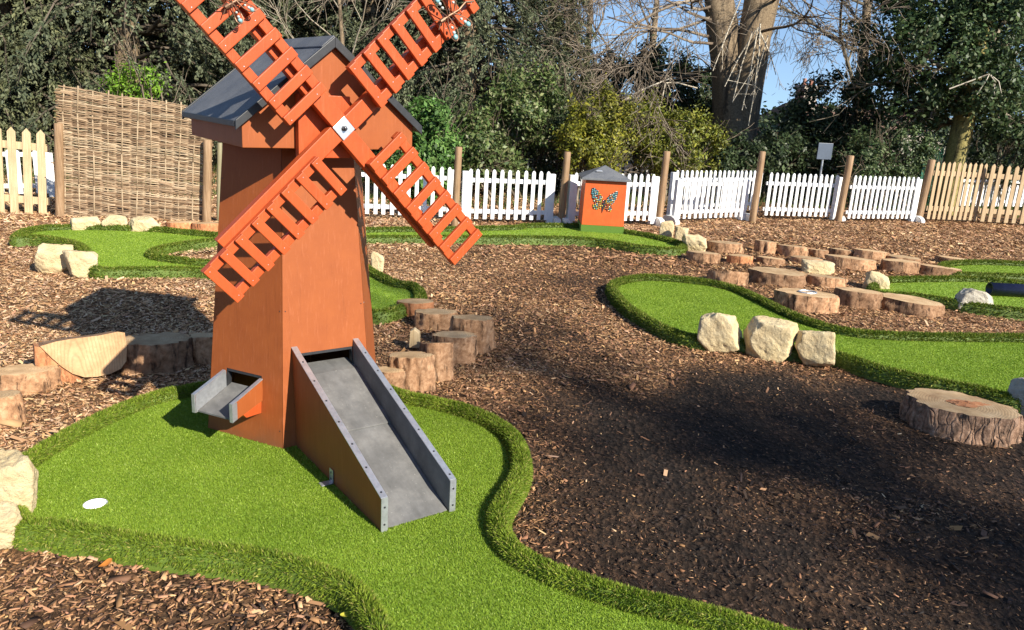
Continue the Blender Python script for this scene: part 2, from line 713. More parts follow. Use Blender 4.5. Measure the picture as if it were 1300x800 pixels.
def inside(P, poly):
    x, y = P[:, 0], P[:, 1]
    res = np.zeros(len(P), bool)
    X1, Y1 = poly[:, 0], poly[:, 1]
    X2, Y2 = np.roll(X1, -1), np.roll(Y1, -1)
    for c in range(0, len(P), 20000):
        xx, yy = x[c:c + 20000, None], y[c:c + 20000, None]
        hit = ((Y1 > yy) != (Y2 > yy)) & (xx < (X2 - X1) * (yy - Y1) / np.where(Y2 == Y1, 1e-12, Y2 - Y1) + X1)
        res[c:c + 20000] = hit.sum(1) % 2 == 1
    return res


def area(P):
    x, y = P[:, 0], P[:, 1]
    return .5 * np.sum(x * np.roll(y, -1) - np.roll(x, -1) * y)


def trace(px, extra=(), z=.045, step=.02):
    pts = [at(x, y, z)[:2] for x, y in px] + [np.array(e) for e in extra]
    P = catmull(pts, step)
    return P if area(P) > 0 else P[::-1]


G_FRONT = trace([(20, 592), (32, 580), (62, 561), (116, 532), (185, 503), (235, 491), (275, 485), (340, 480), (400, 477), (470, 485), (515, 499), (560, 508), (600, 519),
                 (630, 533), (652, 551), (662, 575), (660, 598), (646, 622), (634, 645), (635, 665), (650, 690), (687, 713), (735, 732), (800, 752), (869, 767), (935, 784), (1000, 805), (1090, 840)],
                [(.95, 1.3), (.7, .9), (.1, .85), (-.22, 1.25)] + [tuple(at(x, y, .045)[:2]) for x, y in
                [(489, 830), (484, 800), (469, 768), (449, 744), (415, 725), (369, 710), (323, 700), (254, 692), (185, 683), (115, 671), (60, 663), (28, 659), (12, 630)]])
G_RIGHT = trace([(777, 363), (785, 355), (814, 350), (851, 351), (897, 356), (934, 364), (968, 379), (997, 393), (1030, 406), (1076, 418), (1134, 423), (1217, 425), (1300, 426), (1400, 430), (1470, 450),
                 (1440, 490), (1350, 508), (1300, 505), (1275, 500), (1238, 491), (1175, 479), (1113, 464), (1059, 447), (1000, 440), (940, 432), (885, 428), (843, 414), (815, 399), (791, 382)])
G_LEFT = trace([(19, 300), (30, 292), (58, 287), (99, 286), (150, 287), (201, 289), (231, 292), (277, 296), (360, 303), (440, 325), (472, 342), (500, 356), (525, 361), (534, 371), (527, 383), (500, 391),
                (472, 394), (400, 372), (330, 349), (259, 341), (175, 340), (121, 339), (113, 322), (100, 309), (70, 302), (38, 299)], step=.03)
H_LEFT = trace([(300, 303), (277, 305), (231, 310), (201, 316), (191, 321), (201, 326), (231, 330), (265, 333), (310, 330), (330, 316)], z=.03, step=.03)
G_FAR = trace([(400, 296), (470, 290), (557, 289), (654, 287), (668, 285), (735, 285), (799, 293), (832, 299), (860, 306), (868, 311), (855, 315), (815, 312), (783, 307), (751, 303), (718, 301), (654, 300), (589, 300), (525, 300), (470, 300), (400, 302)], step=.03)
G_MID = trace([(1107, 366), (1115, 357), (1128, 353), (1175, 352), (1242, 352), (1300, 358), (1390, 368), (1390, 400), (1300, 393), (1230, 384), (1196, 378), (1155, 373), (1120, 371)], step=.03)
G_EDGE = trace([(1196, 337), (1204, 333), (1238, 331), (1300, 333), (1400, 338), (1400, 356), (1300, 349), (1238, 347), (1212, 345)], step=.03)
GREENS = [G_FRONT, G_RIGHT, G_LEFT, G_FAR, G_MID, G_EDGE]
CUP = at(121, 639, .0)[:2]

# ------------------------------------------------------------------ ground


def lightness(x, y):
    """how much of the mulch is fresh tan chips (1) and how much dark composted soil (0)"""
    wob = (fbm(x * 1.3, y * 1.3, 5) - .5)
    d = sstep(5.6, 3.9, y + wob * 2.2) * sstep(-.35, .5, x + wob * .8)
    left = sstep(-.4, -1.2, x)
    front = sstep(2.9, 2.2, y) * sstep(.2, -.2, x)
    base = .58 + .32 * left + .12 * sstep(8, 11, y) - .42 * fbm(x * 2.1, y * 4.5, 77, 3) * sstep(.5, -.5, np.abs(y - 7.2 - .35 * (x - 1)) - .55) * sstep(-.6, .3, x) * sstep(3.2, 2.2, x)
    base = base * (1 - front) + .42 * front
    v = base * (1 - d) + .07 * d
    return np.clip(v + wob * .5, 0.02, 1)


def axis(segs_):
    out = []
    for a, b, st in segs_:
        out.append(np.arange(a, b - 1e-6, st))
    return np.concatenate(out + [[segs_[-1][1]]])


gx = axis([(-250, -60, 38), (-60, -20, 8), (-20, -8, 1.2), (-8, -3.2, .08), (-3.2, 3.2, .04), (3.2, 10, .08), (10, 20, 1), (20, 60, 8), (60, 250, 38)])
gy = axis([(-40, -8, 8), (-8, 0, 1), (0, 1.4, .2), (1.4, 6, .035), (6, 16, .08), (16, 24, 1), (24, 60, 6), (60, 400, 68)])
X, Y = np.meshgrid(gx, gy)


def ground_z(x, y):
    near = np.exp(-((np.abs(x) / 14) ** 4)) * np.exp(-((np.abs(y) / 22) ** 4))
    z = GZ - .012 + near * (.028 * (fbm(x * 4, y * 4, 9, 4) - .5) + .05 * (fbm(x * .7, y * .7, 3, 2) - .5))
    return z


Z = ground_z(X, Y)
flat = np.stack([X.ravel(), Y.ravel()], 1)
under = np.zeros(len(flat), bool)
for g in GREENS:
    under |= inside(flat, g)
Z = Z.ravel() - np.where(under, .06, 0)
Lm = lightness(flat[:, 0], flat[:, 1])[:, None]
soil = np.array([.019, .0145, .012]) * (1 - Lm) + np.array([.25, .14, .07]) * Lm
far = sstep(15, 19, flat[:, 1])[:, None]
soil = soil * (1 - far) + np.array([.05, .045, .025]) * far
nx, ny = len(gx), len(gy)
idx = np.arange(nx * ny).reshape(ny, nx)
Fq = np.stack([idx[:-1, :-1], idx[:-1, 1:], idx[1:, 1:], idx[1:, :-1]], -1).reshape(-1, 4)
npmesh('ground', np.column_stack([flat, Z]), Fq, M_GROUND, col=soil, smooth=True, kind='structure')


def in_view(P, m=60):
    """world points roughly inside the picture (plus a margin)"""
    d = P - np.array([0, 0, CAM_H])
    Zc = d[:, 1] * cp - d[:, 2] * sp
    Yc = d[:, 1] * sp + d[:, 2] * cp
    u, v = d[:, 0] / np.maximum(Zc, .01), Yc / np.maximum(Zc, .01)
    px, py = 650 + F_PX * (u * cr + v * sr), 400 - F_PX * (-u * sr + v * cr)
    return (Zc > .2) & (px > -m) & (px < 1300 + m) & (py < 800 + m)


def chips(x0, x1, y0, y1, dens, lmean, seed, thick=False):
    r = np.random.default_rng(seed)
    n = int((x1 - x0) * (y1 - y0) * dens)
    P = np.column_stack([r.uniform(x0, x1, n), r.uniform(y0, y1, n)])
    keep = in_view(np.column_stack([P, np.zeros(n)]), 120)
    P = P[keep]
    for g in GREENS:
        k = ~inside(P, g)
        if g is G_LEFT:
            k |= inside(P, H_LEFT)
        P = P[k]
    n = len(P)
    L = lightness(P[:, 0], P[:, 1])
    q = r.random(n)
    # dark soil shows fewer big chips
    k = r.random(n) < (.30 + .7 * np.clip(L * 2.2, 0, 1))
    P, L, q = P[k], L[k], q[k]
    n = len(P)
    pal = np.array([(.022, .016, .013), (.08, .047, .030), (.24, .124, .060), (.37, .200, .098), (.48, .290, .148), (.60, .41, .24)])
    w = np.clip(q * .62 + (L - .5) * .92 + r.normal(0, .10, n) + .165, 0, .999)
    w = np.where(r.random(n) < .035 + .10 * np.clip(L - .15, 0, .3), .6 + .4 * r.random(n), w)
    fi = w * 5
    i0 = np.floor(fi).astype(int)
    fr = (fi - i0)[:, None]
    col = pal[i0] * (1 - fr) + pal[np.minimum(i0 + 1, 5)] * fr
    col *= r.uniform(.8, 1.2, (n, 1)) * np.column_stack([np.ones(n), r.uniform(.9, 1.05, n), r.uniform(.85, 1.1, n)])
    len_ = lmean * np.minimum(r.lognormal(0, .45, n), 2.3) * (.62 + .38 * np.clip(L * 2.5, 0, 1))
    wid = len_ * r.uniform(.10, .42, n)
    th = r.uniform(0, 2 * PI, n)
    tilt = np.clip(r.normal(0, .22, n), -.5, .5)
    roll = r.normal(0, .35, n)
    U = np.column_stack([np.cos(th) * np.cos(tilt), np.sin(th) * np.cos(tilt), np.sin(tilt)])
    Vv = np.column_stack([-np.sin(th) * np.cos(roll), np.cos(th) * np.cos(roll), np.sin(roll)])
    C = np.column_stack([P, ground_z(P[:, 0], P[:, 1]) + .002 + len_ * .5 * np.abs(np.sin(tilt)) * .8 + r.uniform(0, .008, n)])
    U, Vv = U * (len_ / 2)[:, None], Vv * (wid / 2)[:, None]
    j = r.uniform(.5, 1, (n, 4, 1))
    Pq = np.stack([C - U - Vv * j[:, 0], C + U * j[:, 1] - Vv, C + U + Vv * j[:, 2], C - U * j[:, 3] + Vv], 1)
    if thick:
        nrm = unit(np.cross(U, Vv)) * (wid * .22)[:, None]
        Pt = Pq + nrm[:, None, :]
        allv = np.concatenate([Pt, Pq], 1).reshape(-1, 3)
        b = (np.arange(n) * 8)[:, None]
        fs = np.concatenate([b + np.array([0, 1, 2, 3])] + [b + np.array([i, 4 + i, 4 + (i + 1) % 4, (i + 1) % 4]) for i in range(4)])
        return allv, fs, np.repeat(col, 8, 0)
    return Pq.reshape(-1, 3), np.arange(4 * n).reshape(n, 4), np.repeat(col, 4, 0)


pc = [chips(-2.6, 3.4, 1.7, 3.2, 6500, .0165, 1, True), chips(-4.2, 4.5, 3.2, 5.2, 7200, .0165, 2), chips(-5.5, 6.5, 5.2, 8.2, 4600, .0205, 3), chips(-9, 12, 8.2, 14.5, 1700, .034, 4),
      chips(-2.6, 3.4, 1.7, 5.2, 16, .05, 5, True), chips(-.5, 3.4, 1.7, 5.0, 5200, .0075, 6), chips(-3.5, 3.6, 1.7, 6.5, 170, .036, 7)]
v, f, c = cat_parts(pc)
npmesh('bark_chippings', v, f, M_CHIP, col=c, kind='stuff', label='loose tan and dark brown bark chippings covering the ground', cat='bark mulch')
v, f, c = None, None, None


# scattered fallen leaves near the front edge
def fallen_leaves():
    for i, (x, y, s, cl, lb) in enumerate([(63, 690, .03, (.62, .5, .05), 'yellow fallen leaf beside the limestone block at the front edge'),
                                           (134, 723, .028, (.55, .2, .04), 'orange brown fallen leaf on the mulch at lower left'),
                                           (352, 738, .035, (.18, .22, .03), 'dark green fallen leaf leaning on the front turf kerb'),
                                           (443, 786, .03, (.62, .58, .08), 'yellow green fallen leaf at the bend of the front turf kerb')]):
        p = at(x, y)
        th = np.linspace(0, 2 * PI, 14, endpoint=False)
        vs = [(math.cos(t) * s, math.sin(t) * s * .45 * (1 + .25 * math.cos(t)), .006 + .012 * math.cos(t) ** 2 + .006 * abs(math.sin(t))) for t in th]
        vs.append((0, 0, .004))
        fs = [(j, (j + 1) % 14, 14) for j in range(14)]
        npmesh('fallen_leaf', np.array(vs), np.array(fs), M_LEAF, col=np.tile(cl, (15, 1)), loc=(p[0], p[1], GZ + .008), rz=i * 1.3, label=lb, cat='leaf', group='fallen leaves on the mulch')


fallen_leaves()

# ------------------------------------------------------------------ turf greens
PROF = np.array([(-.040, -.002), (-.036, .024), (-.024, .040), (0, .046), (.020, .042), (.036, .020), (.042, -.05)])
WM_C = np.array([-1.0366, 3.6588])
PHI = .6371


def ridge(P, flip=False):
    """kerb of turf along a closed ccw outline; returns V,F and samplers"""
    n = len(P)
    T = unit(np.roll(P, -1, 0) - np.roll(P, 1, 0))
    O = np.column_stack([T[:, 1], -T[:, 0]])            # outward for ccw
    if flip:
        O = -O
    k = len(PROF)
    wob = 1 + .18 * (fbm(P[:, 0] * 6, P[:, 1] * 6, 21) - .5)
    V = np.zeros((n, k, 3))
    for j, (d, z) in enumerate(PROF):
        V[:, j, :2] = P + O * d
        V[:, j, 2] = z * wob
    i = np.arange(n)
    i2 = (i + 1) % n
    fs = [np.column_stack([i * k + j, i2 * k + j, i2 * k + j + 1, i * k + j + 1]) for j in range(k - 1)]
    F_ = np.concatenate(fs)
    if flip:
        F_ = F_[:, ::-1]
    return V, F_, O, T


def ridge_blades(P, dens, ln, wd, seed, flip=False, view_only=True, dark=1.0):
    V, _, O, T = ridge(P, flip)
    r = np.random.default_rng(seed)
    n, k = V.shape[:2]
    L = np.linalg.norm(np.roll(P, -1, 0) - P, axis=1).mean() * n
    m = int(L * .19 * dens)
    i = r.integers(0, n, m)
    a = r.random(m)
    j = r.uniform(0, k - 1.02, m)
    j = np.where(j > k - 2, k - 2 + (j - k + 2) * .75, j)
    j0 = np.floor(j).astype(int)
    fr = (j - j0)[:, None]
    i2 = (i + 1) % n
    B = (V[i, j0] * (1 - fr) + V[i, j0 + 1] * fr) * (1 - a[:, None]) + (V[i2, j0] * (1 - fr) + V[i2, j0 + 1] * fr) * a[:, None]
    if view_only:
        kp = in_view(B, 50)
        B, i, j0 = B[kp], i[kp], j0[kp]
    m = len(B)
    dz = PROF[j0 + 1] - PROF[j0]
    nd = unit(np.column_stack([-dz[:, 1], dz[:, 0]]))
    nrm = np.column_stack([O[i] * nd[:, :1], nd[:, 1]])
    tang = np.column_stack([T[i], np.zeros(m)])
    cl = fbm(B[:, 0] * 14, B[:, 1] * 14, seed + 3, 2)[:, None] - .5
    D = unit(nrm * .9 + tang * (r.normal(0, .45, (m, 1)) + cl * 1.2) + r.normal(0, .28, (m, 3)) + np.array([0, 0, .22]))
    len_ = ln * r.uniform(.65, 1.35, m)[:, None]
    Wv = unit(np.cross(D, r.normal(0, 1, (m, 3)))) * wd * r.uniform(.7, 1.3, m)[:, None]
    c1 = np.array([.08, .145, .010]) * dark
    c2 = np.array([.26, .335, .035]) * dark
    q = np.clip(r.random(m) * .8 + cl[:, 0] * .6 + .1, 0, 1)[:, None]
    col = c1 * (1 - q) + c2 * q
    dry = r.random(m) < .10
    col[dry] = np.array([.40, .38, .10]) * r.uniform(.6, 1.1, (dry.sum(), 1))
    droop = np.array([0, 0, -.35])
    M1 = B + D * len_ * .55
    tip = B + unit(D + droop * r.uniform(.2, 1.2, (m, 1))) * len_
    Vt = np.stack([B - Wv, B + Wv, M1 + Wv * .7, tip, M1 - Wv * .7], 1).reshape(-1, 3)
    # quad + tri -> use two quads sharing (last degenerate avoided): build as quads (0,1,2,4) and tri as quad (4,2,3,3) not allowed
    b = (np.arange(m) * 5)[:, None]
    tris = np.concatenate([b + np.array([0, 1, 2]), b + np.array([0, 2, 4]), b + np.array([4, 2, 3])])
    return Vt, tris, np.repeat(col, 5, 0)


def surface_blades(poly, dens, ln, wd, seed, hole=None, ex=None):
    r = np.random.default_rng(seed)
    lo, hi = poly.min(0), poly.max(0)
    n = int((hi - lo).prod() * dens)
    P = np.column_stack([r.uniform(lo[0], hi[0], n), r.uniform(lo[1], hi[1], n)])
    P = P[in_view(np.column_stack([P, np.zeros(n)]), 30)]
    P = P[inside(P, poly)]
    if hole is not None:
        P = P[~inside(P, hole)]
    if ex is not None:
        P = P[ex(P)]
    m = len(P)
    B = np.column_stack([P, np.full(m, .0005)])
    sw = fbm(P[:, 0] * 5, P[:, 1] * 5, seed, 3) - .5
    th = r.uniform(0, 2 * PI, m)
    D = unit(np.column_stack([np.cos(th) * .75, np.sin(th) * .75 - .25, .75 + r.random(m) * .6]))
    Wv = unit(np.cross(D, r.normal(0, 1, (m, 3)))) * (wd * r.uniform(.7, 1.3, m))[:, None]
    len_ = (ln * r.uniform(.6, 1.3, m))[:, None]
    q = np.clip(r.random(m) * .85 + sw * .7, 0, 1)[:, None]
    col = np.array([.135, .225, .015]) * (1 - q) + np.array([.305, .415, .045]) * q
    li = r.random(m) < .07
    col[li] = np.array([.42, .52, .12]) * r.uniform(.7, 1.1, (li.sum(), 1))
    Vt = np.stack([B - Wv, B + Wv, B + D * len_], 1).reshape(-1, 3)
    return Vt, np.arange(3 * m).reshape(m, 3), np.repeat(col, 3, 0)


def tess(loops, z=0.0):
    polys = [[Vector((p[0], p[1], 0)) for p in lp] for lp in loops]
    tr = tessellate_polygon(polys)
    pts = np.concatenate([np.column_stack([lp, np.full(len(lp), z)]) for lp in loops])
    tr = np.array(tr)
    a, b, c_ = pts[tr[:, 0]], pts[tr[:, 1]], pts[tr[:, 2]]
    s = np.cross(b - a, c_ - a)[:, 2]
    tr[s < 0] = tr[s < 0][:, ::-1]
    return pts, tr


def green(P, label, rd, rl, rw, sd, sl_, sw, seed, hole=None, cup=False, ex=None):
    ins = P - ridge(P)[2] * .045
    loops = [ins]
    if hole is not None:
        loops.append(hole)
    if cup:
        t = np.linspace(0, 2 * PI, 32, endpoint=False)
        loops.append(np.column_stack([CUP[0] + .043 * np.cos(t), CUP[1] + .043 * np.sin(t)]))
    pts, tr = tess(loops)
    root = npmesh('putting_green', pts, tr, M_TURFBASE, label=label, cat='putting green', group='artificial turf putting greens')
    V, Fr, _, _ = ridge(P)
    parts = [(V.reshape(-1, 3), Fr)]
    if hole is not None:
        Vh, Fh, _, _ = ridge(hole, True)
        parts.append((Vh.reshape(-1, 3), Fh))
    o = 0
    for vv, ff in parts:
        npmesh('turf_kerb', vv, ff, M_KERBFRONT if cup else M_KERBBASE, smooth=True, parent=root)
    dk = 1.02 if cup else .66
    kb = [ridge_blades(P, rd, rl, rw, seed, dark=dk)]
    if hole is not None:
        kb.append(ridge_blades(hole, rd, rl, rw, seed + 9, True, dark=dk))
    v, f, c = cat_parts(kb)
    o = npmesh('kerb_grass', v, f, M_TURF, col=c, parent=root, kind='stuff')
    if sd:
        v, f, c = surface_blades(ins, sd, sl_, sw, seed + 5, hole, ex)
        npmesh('short_grass', v, f, M_TURF, col=c, parent=root, kind='stuff')
    return root


def ex_front(P):
    d = P - WM_C
    return (np.hypot(d[:, 0], d[:, 1]) > .36) & (np.hypot(P[:, 0] - CUP[0], P[:, 1] - CUP[1]) > .044)


g1 = green(G_FRONT, 'bright green turf putting green in front, with the windmill and its slide standing on it', 60000, .0150, .0018, 95000, .0075, .0017, 100, cup=True, ex=ex_front)
green(G_RIGHT, 'curved turf green right of centre with three pale stones along its near kerb', 24000, .021, .0028, 34000, .0075, .0026, 200)
green(G_LEFT, 'curling turf green below the woven screen, half hidden behind the windmill', 16000, .021, .0034, 12000, .008, .0036, 300, hole=H_LEFT)
green(G_FAR, 'long narrow turf green before the white fence carrying the butterfly box', 14000, .022, .004, 8000, .008, .0045, 400)
green(G_MID, 'small turf green under the dark pipe behind the right log steps', 14000, .022, .0036, 9000, .008, .004, 500)
green(G_EDGE, 'raised turf green cut off by the right edge, farthest behind the pipe', 14000, .022, .0036, 9000, .008, .004, 600)
# hole cup
mb = MB()
k = 32
vs, fs = [], []
for (rr, zz) in ((.0432, -.003), (.0415, -.002), (.0415, -.034), (.0, -.034)):
    for j in range(k):
        vs.append((rr * math.cos(2 * PI * j / k), rr * math.sin(2 * PI * j / k), zz))
for s_ in range(3):
    for j in range(k):
        fs.append((s_ * k + j, s_ * k + (j + 1) % k, (s_ + 1) * k + (j + 1) % k, (s_ + 1) * k + j))
npmesh('cup', np.array(vs), np.array(fs), M_CUP, loc=(CUP[0], CUP[1], 0), parent=g1, label='white plastic golf hole cup')

# ------------------------------------------------------------------ windmill
S3 = math.sqrt(3) / 2
HZ0, HEAVE, HRIDGE = 1.322, 1.447, 1.757
HW, HF, HB = .3705, .4325, .3025


def Rz(z):
    return .4387 + (.322 - .4387) * z / 1.3


wm = empty('windmill', (WM_C[0], WM_C[1], 0), PHI, label='terracotta wooden windmill with orange lattice sails and grey slide, on the front green', cat='windmill')


def face_frame(k):
    """local frame of hexagon face k (0 front, -1 left, 1 right): outward normal and tangent"""
    a = k * PI / 3
    return np.array([math.sin(a), -math.cos(a)]), np.array([math.cos(a), math.sin(a)])


def tower_face(k, hole=None, thick=.014, top=HZ0 + .03):
    nn, tt = face_frame(k)
    mb = MB()

    def P(u, z, d=0):
        # u in -1..1 across the face at height z
        hw = Rz(z) / 2
        ap = Rz(z) * S3 - d
        p = nn * ap + tt * (u * (hw - .0012 - d * .58))
        return (p[0], p[1], z)
    us = [-1, 1] if hole is None else [-1, hole[0], hole[1], 1]
    zs = [-.03, top] if hole is None else [-.03, hole[2], hole[3], top]
    nu, nz = len(us), len(zs)
    vs = [P(u, z, d) for d in (0, thick) for z in zs for u in us]
    I = lambda d, j, i: d * nu * nz + j * nu + i
    fs = []
    for j in range(nz - 1):
        for i in range(nu - 1):
            if hole and i == 1 and j == 1:
                continue
            fs.append((I(0, j, i), I(0, j, i + 1), I(0, j + 1, i + 1), I(0, j + 1, i)))
            fs.append((I(1, j, i + 1), I(1, j, i), I(1, j + 1, i), I(1, j + 1, i + 1)))
    for i in range(nu - 1):
        fs.append((I(1, 0, i), I(1, 0, i + 1), I(0, 0, i + 1), I(0, 0, i)))
        fs.append((I(0, nz - 1, i), I(0, nz - 1, i + 1), I(1, nz - 1, i + 1), I(1, nz - 1, i)))
    for j in range(nz - 1):
        fs.append((I(0, j, 0), I(0, j + 1, 0), I(1, j + 1, 0), I(1, j, 0)))
        fs.append((I(1, j, nu - 1), I(1, j + 1, nu - 1), I(0, j + 1, nu - 1), I(0, j, nu - 1)))
    if hole:
        a, b, c, d = (1, 1), (1, 2), (2, 2), (2, 1)
        lp = [a, b, c, d]
        for q in range(4):
            (j0, i0), (j1, i1) = lp[q], lp[(q + 1) % 4]
            fs.append((I(0, j0, i0), I(1, j0, i0), I(1, j1, i1), I(0, j1, i1)))
    mb.add(vs, fs)
    return mb


# tower: six painted boards, openings for the ball in front and on the left
tw = MB()
for k in range(-2, 4):
    h = (-.66, .66, .33, .425) if k == 0 else ((-.57, .44, .215, .313) if k == -1 else None)
    t_ = tower_face(k, h)
    tw.add(t_.v, t_.f)
tower = tw.build('tower', M_WALL, parent=wm)
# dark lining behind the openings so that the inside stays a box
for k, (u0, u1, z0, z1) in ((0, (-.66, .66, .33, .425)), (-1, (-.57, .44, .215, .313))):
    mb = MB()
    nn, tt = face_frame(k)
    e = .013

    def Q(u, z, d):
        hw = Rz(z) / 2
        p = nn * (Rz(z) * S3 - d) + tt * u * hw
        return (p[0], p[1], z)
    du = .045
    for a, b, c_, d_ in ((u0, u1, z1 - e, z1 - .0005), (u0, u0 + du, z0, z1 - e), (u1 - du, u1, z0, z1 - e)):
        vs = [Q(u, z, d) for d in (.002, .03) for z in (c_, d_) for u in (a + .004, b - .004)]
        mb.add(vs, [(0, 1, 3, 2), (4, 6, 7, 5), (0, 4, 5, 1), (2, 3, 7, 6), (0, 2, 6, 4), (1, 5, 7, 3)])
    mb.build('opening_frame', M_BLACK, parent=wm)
# tiny screw heads along the board edges
mb = MB()
for k in (-1, 0, 1):
    nn, tt = face_frame(k)
    for u in (-.93, .93):
        for z in (.08, .62, 1.16):
            p = nn * (Rz(z) * S3) + tt * u * Rz(z) / 2
            q = nn * (Rz(z) * S3 + .0012) + tt * u * Rz(z) / 2
            mb.cyl((p[0], p[1], z), (q[0], q[1], z), .003, .0026, 8)
mb.build('screws', M_SCREW, parent=tower)

# head
hd = MB()


def gable(y0, y1, w, z0, ze, zr):
    return hd.prism([(-w, z0), (w, z0), (w, ze), (0, zr), (-w, ze)], lambda a, z: (a, y0, z), lambda a, z: (a, y1, z))


gable(-HF, HB, HW, HZ0, HEAVE - .018, HRIDGE - .028)
head = hd.build('head', M_WALL, .003, parent=wm)
mb = MB()
mb.box(-.16, .06, -HF - .038, -HF - .002, HZ0 - .034, 1.535)
mb.build('hub_board', M_SAIL, .003, parent=head)
# roof: two felted slopes, black edge trim
slope_z = (HRIDGE - HEAVE) / HW
yf, yb = -HF - .018, HB + .018
roof = MB()
e = .028
for sg in (-1, 1):
    roof.prism([(0, HRIDGE), (sg * (HW + e), HEAVE - slope_z * e), (sg * (HW + e), HEAVE - slope_z * e - .024), (0, HRIDGE - .026)],
               lambda a, z: (a, yf + .003, z), lambda a, z: (a, yb - .003, z))
roofo = roof.build('roof', M_FELT, .003, parent=wm)
mb = MB()
for sg in (-1, 1):
    for y0, y1 in ((yf - .012, yf + .001), (yb - .001, yb + .012)):
        mb.prism([(0, HRIDGE + .005), (sg * (HW + e + .004), HEAVE - slope_z * e + .003), (sg * (HW + e + .004), HEAVE - slope_z * e - .034), (0, HRIDGE - .036)],
                 lambda a, z: (a, y0, z), lambda a, z: (a, y1, z))
    x = sg * (HW + e)
    mb.box(min(x, x + sg * .007), max(x, x + sg * .007), yf + .002, yb - .002, HEAVE - slope_z * e - .022, HEAVE - slope_z * e + .001)
mb.build('roof_trim', M_BLACK, .002, parent=roofo)
mb = MB()
mb.prism([(-.05, HRIDGE - .05 * slope_z + .003), (0, HRIDGE + .004), (.05, HRIDGE - .05 * slope_z + .003), (.05, HRIDGE - .05 * slope_z + .0075), (0, HRIDGE + .0095), (-.05, HRIDGE - .05 * slope_z + .0075)],
         lambda a, z: (a, yf + .004, z), lambda a, z: (a, yb - .004, z))
mb.build('ridge_strip', M_FELT, 0, parent=roofo)

# sails
HUB = (0.0, 1.411)
YS = -HF - .062        # front of the hub board side; sails lie in planes in front of it
SAIL_ROT = math.radians(-1.5)


def sail_xf(ang):
    ca, sa = math.cos(ang), math.sin(ang)

    def xf(p):               # p = (along, across (ccw), depth towards viewer)
        s_, u, d = p
        return (HUB[0] + ca * s_ - sa * u, YS - d, HUB[1] + sa * s_ + ca * u)
    return xf


rs = random.Random(3)
for q, base in enumerate((45, 135, 225, 315)):
    xf = sail_xf(math.radians(base) + SAIL_ROT)
    arm = MB()
    s0 = .036 if base in (45, 225) else .0008
    arm.box(s0, .665, -.040, .030, 0, .044, xf=xf)
    am = arm.build('sail', M_SAIL, .003, parent=wm)
    fr = MB()
    fr.box(.165, .788, .130, .167, .046, .074, xf=xf)     # outer rail
    fr.build('frame_rail', M_SAIL, .003, parent=am)
    fr = MB()
    u0 = {225: -.008, 315: -.027}.get(base, -.036)
    fr.box(.165, .788, u0, u0 + .038, .0445, .074, xf=xf)     # inner rail, fixed on the arm
    fr.build('frame_rail', M_SAIL, .003, parent=am)
    L = MB()
    for i in range(8):
        c_ = .183 + i * .0835 + rs.uniform(-.003, .003)
        j = rs.uniform(-.004, .004)
        tw_ = rs.uniform(-.022, .022)
        L.box(c_ - .0195, c_ + .0195, u0 - .001 + j * .4, .168 + j * .4, .0745, .0925, xf=lambda p: xf((p[0] + tw_ * (p[1] - .06), p[1], p[2])))
    L.build('rungs', M_SAIL, .003, parent=am)
    sc = MB()
    for i in range(8):
        for u in (.006, .149):
            c_ = .183 + i * .0835 + rs.uniform(-.006, .006)
            sc.cyl(xf((c_, u, .0923)), xf((c_, u, .0931)), .0020, .0018, 8)
    sc.build('screws', M_HUB, parent=am)
mb = MB()
xf = sail_xf(PI / 4 + SAIL_ROT)
mb.box(-.034, .034, -.034, .034, .0445, .0505, xf=xf)
hub = mb.build('hub_plate', M_HUB, .002, parent=wm)
mb = MB()
mb.cyl(xf((0, 0, .0505)), xf((0, 0, .062)), .012, .010, 6)
mb.cyl(xf((0, 0, .062)), xf((0, 0, .073)), .006, .005, 10)
mb.build('hub_bolt', M_SCREW, .001, parent=hub)
mb = MB()
mb.cyl((HUB[0], -HF + .01, HUB[1]), (HUB[0], YS + .001, HUB[1]), .022, .022, 16)
mb.build('axle', M_SCREW, parent=wm)

# front slide
SLW, SLL, SLH, SLZT = .1565, .845, .133, .455
b0 = Rz(0) * S3
bt = Rz(SLZT) * S3


def yz(x):
    return lambda b, z: (x, -b, z)


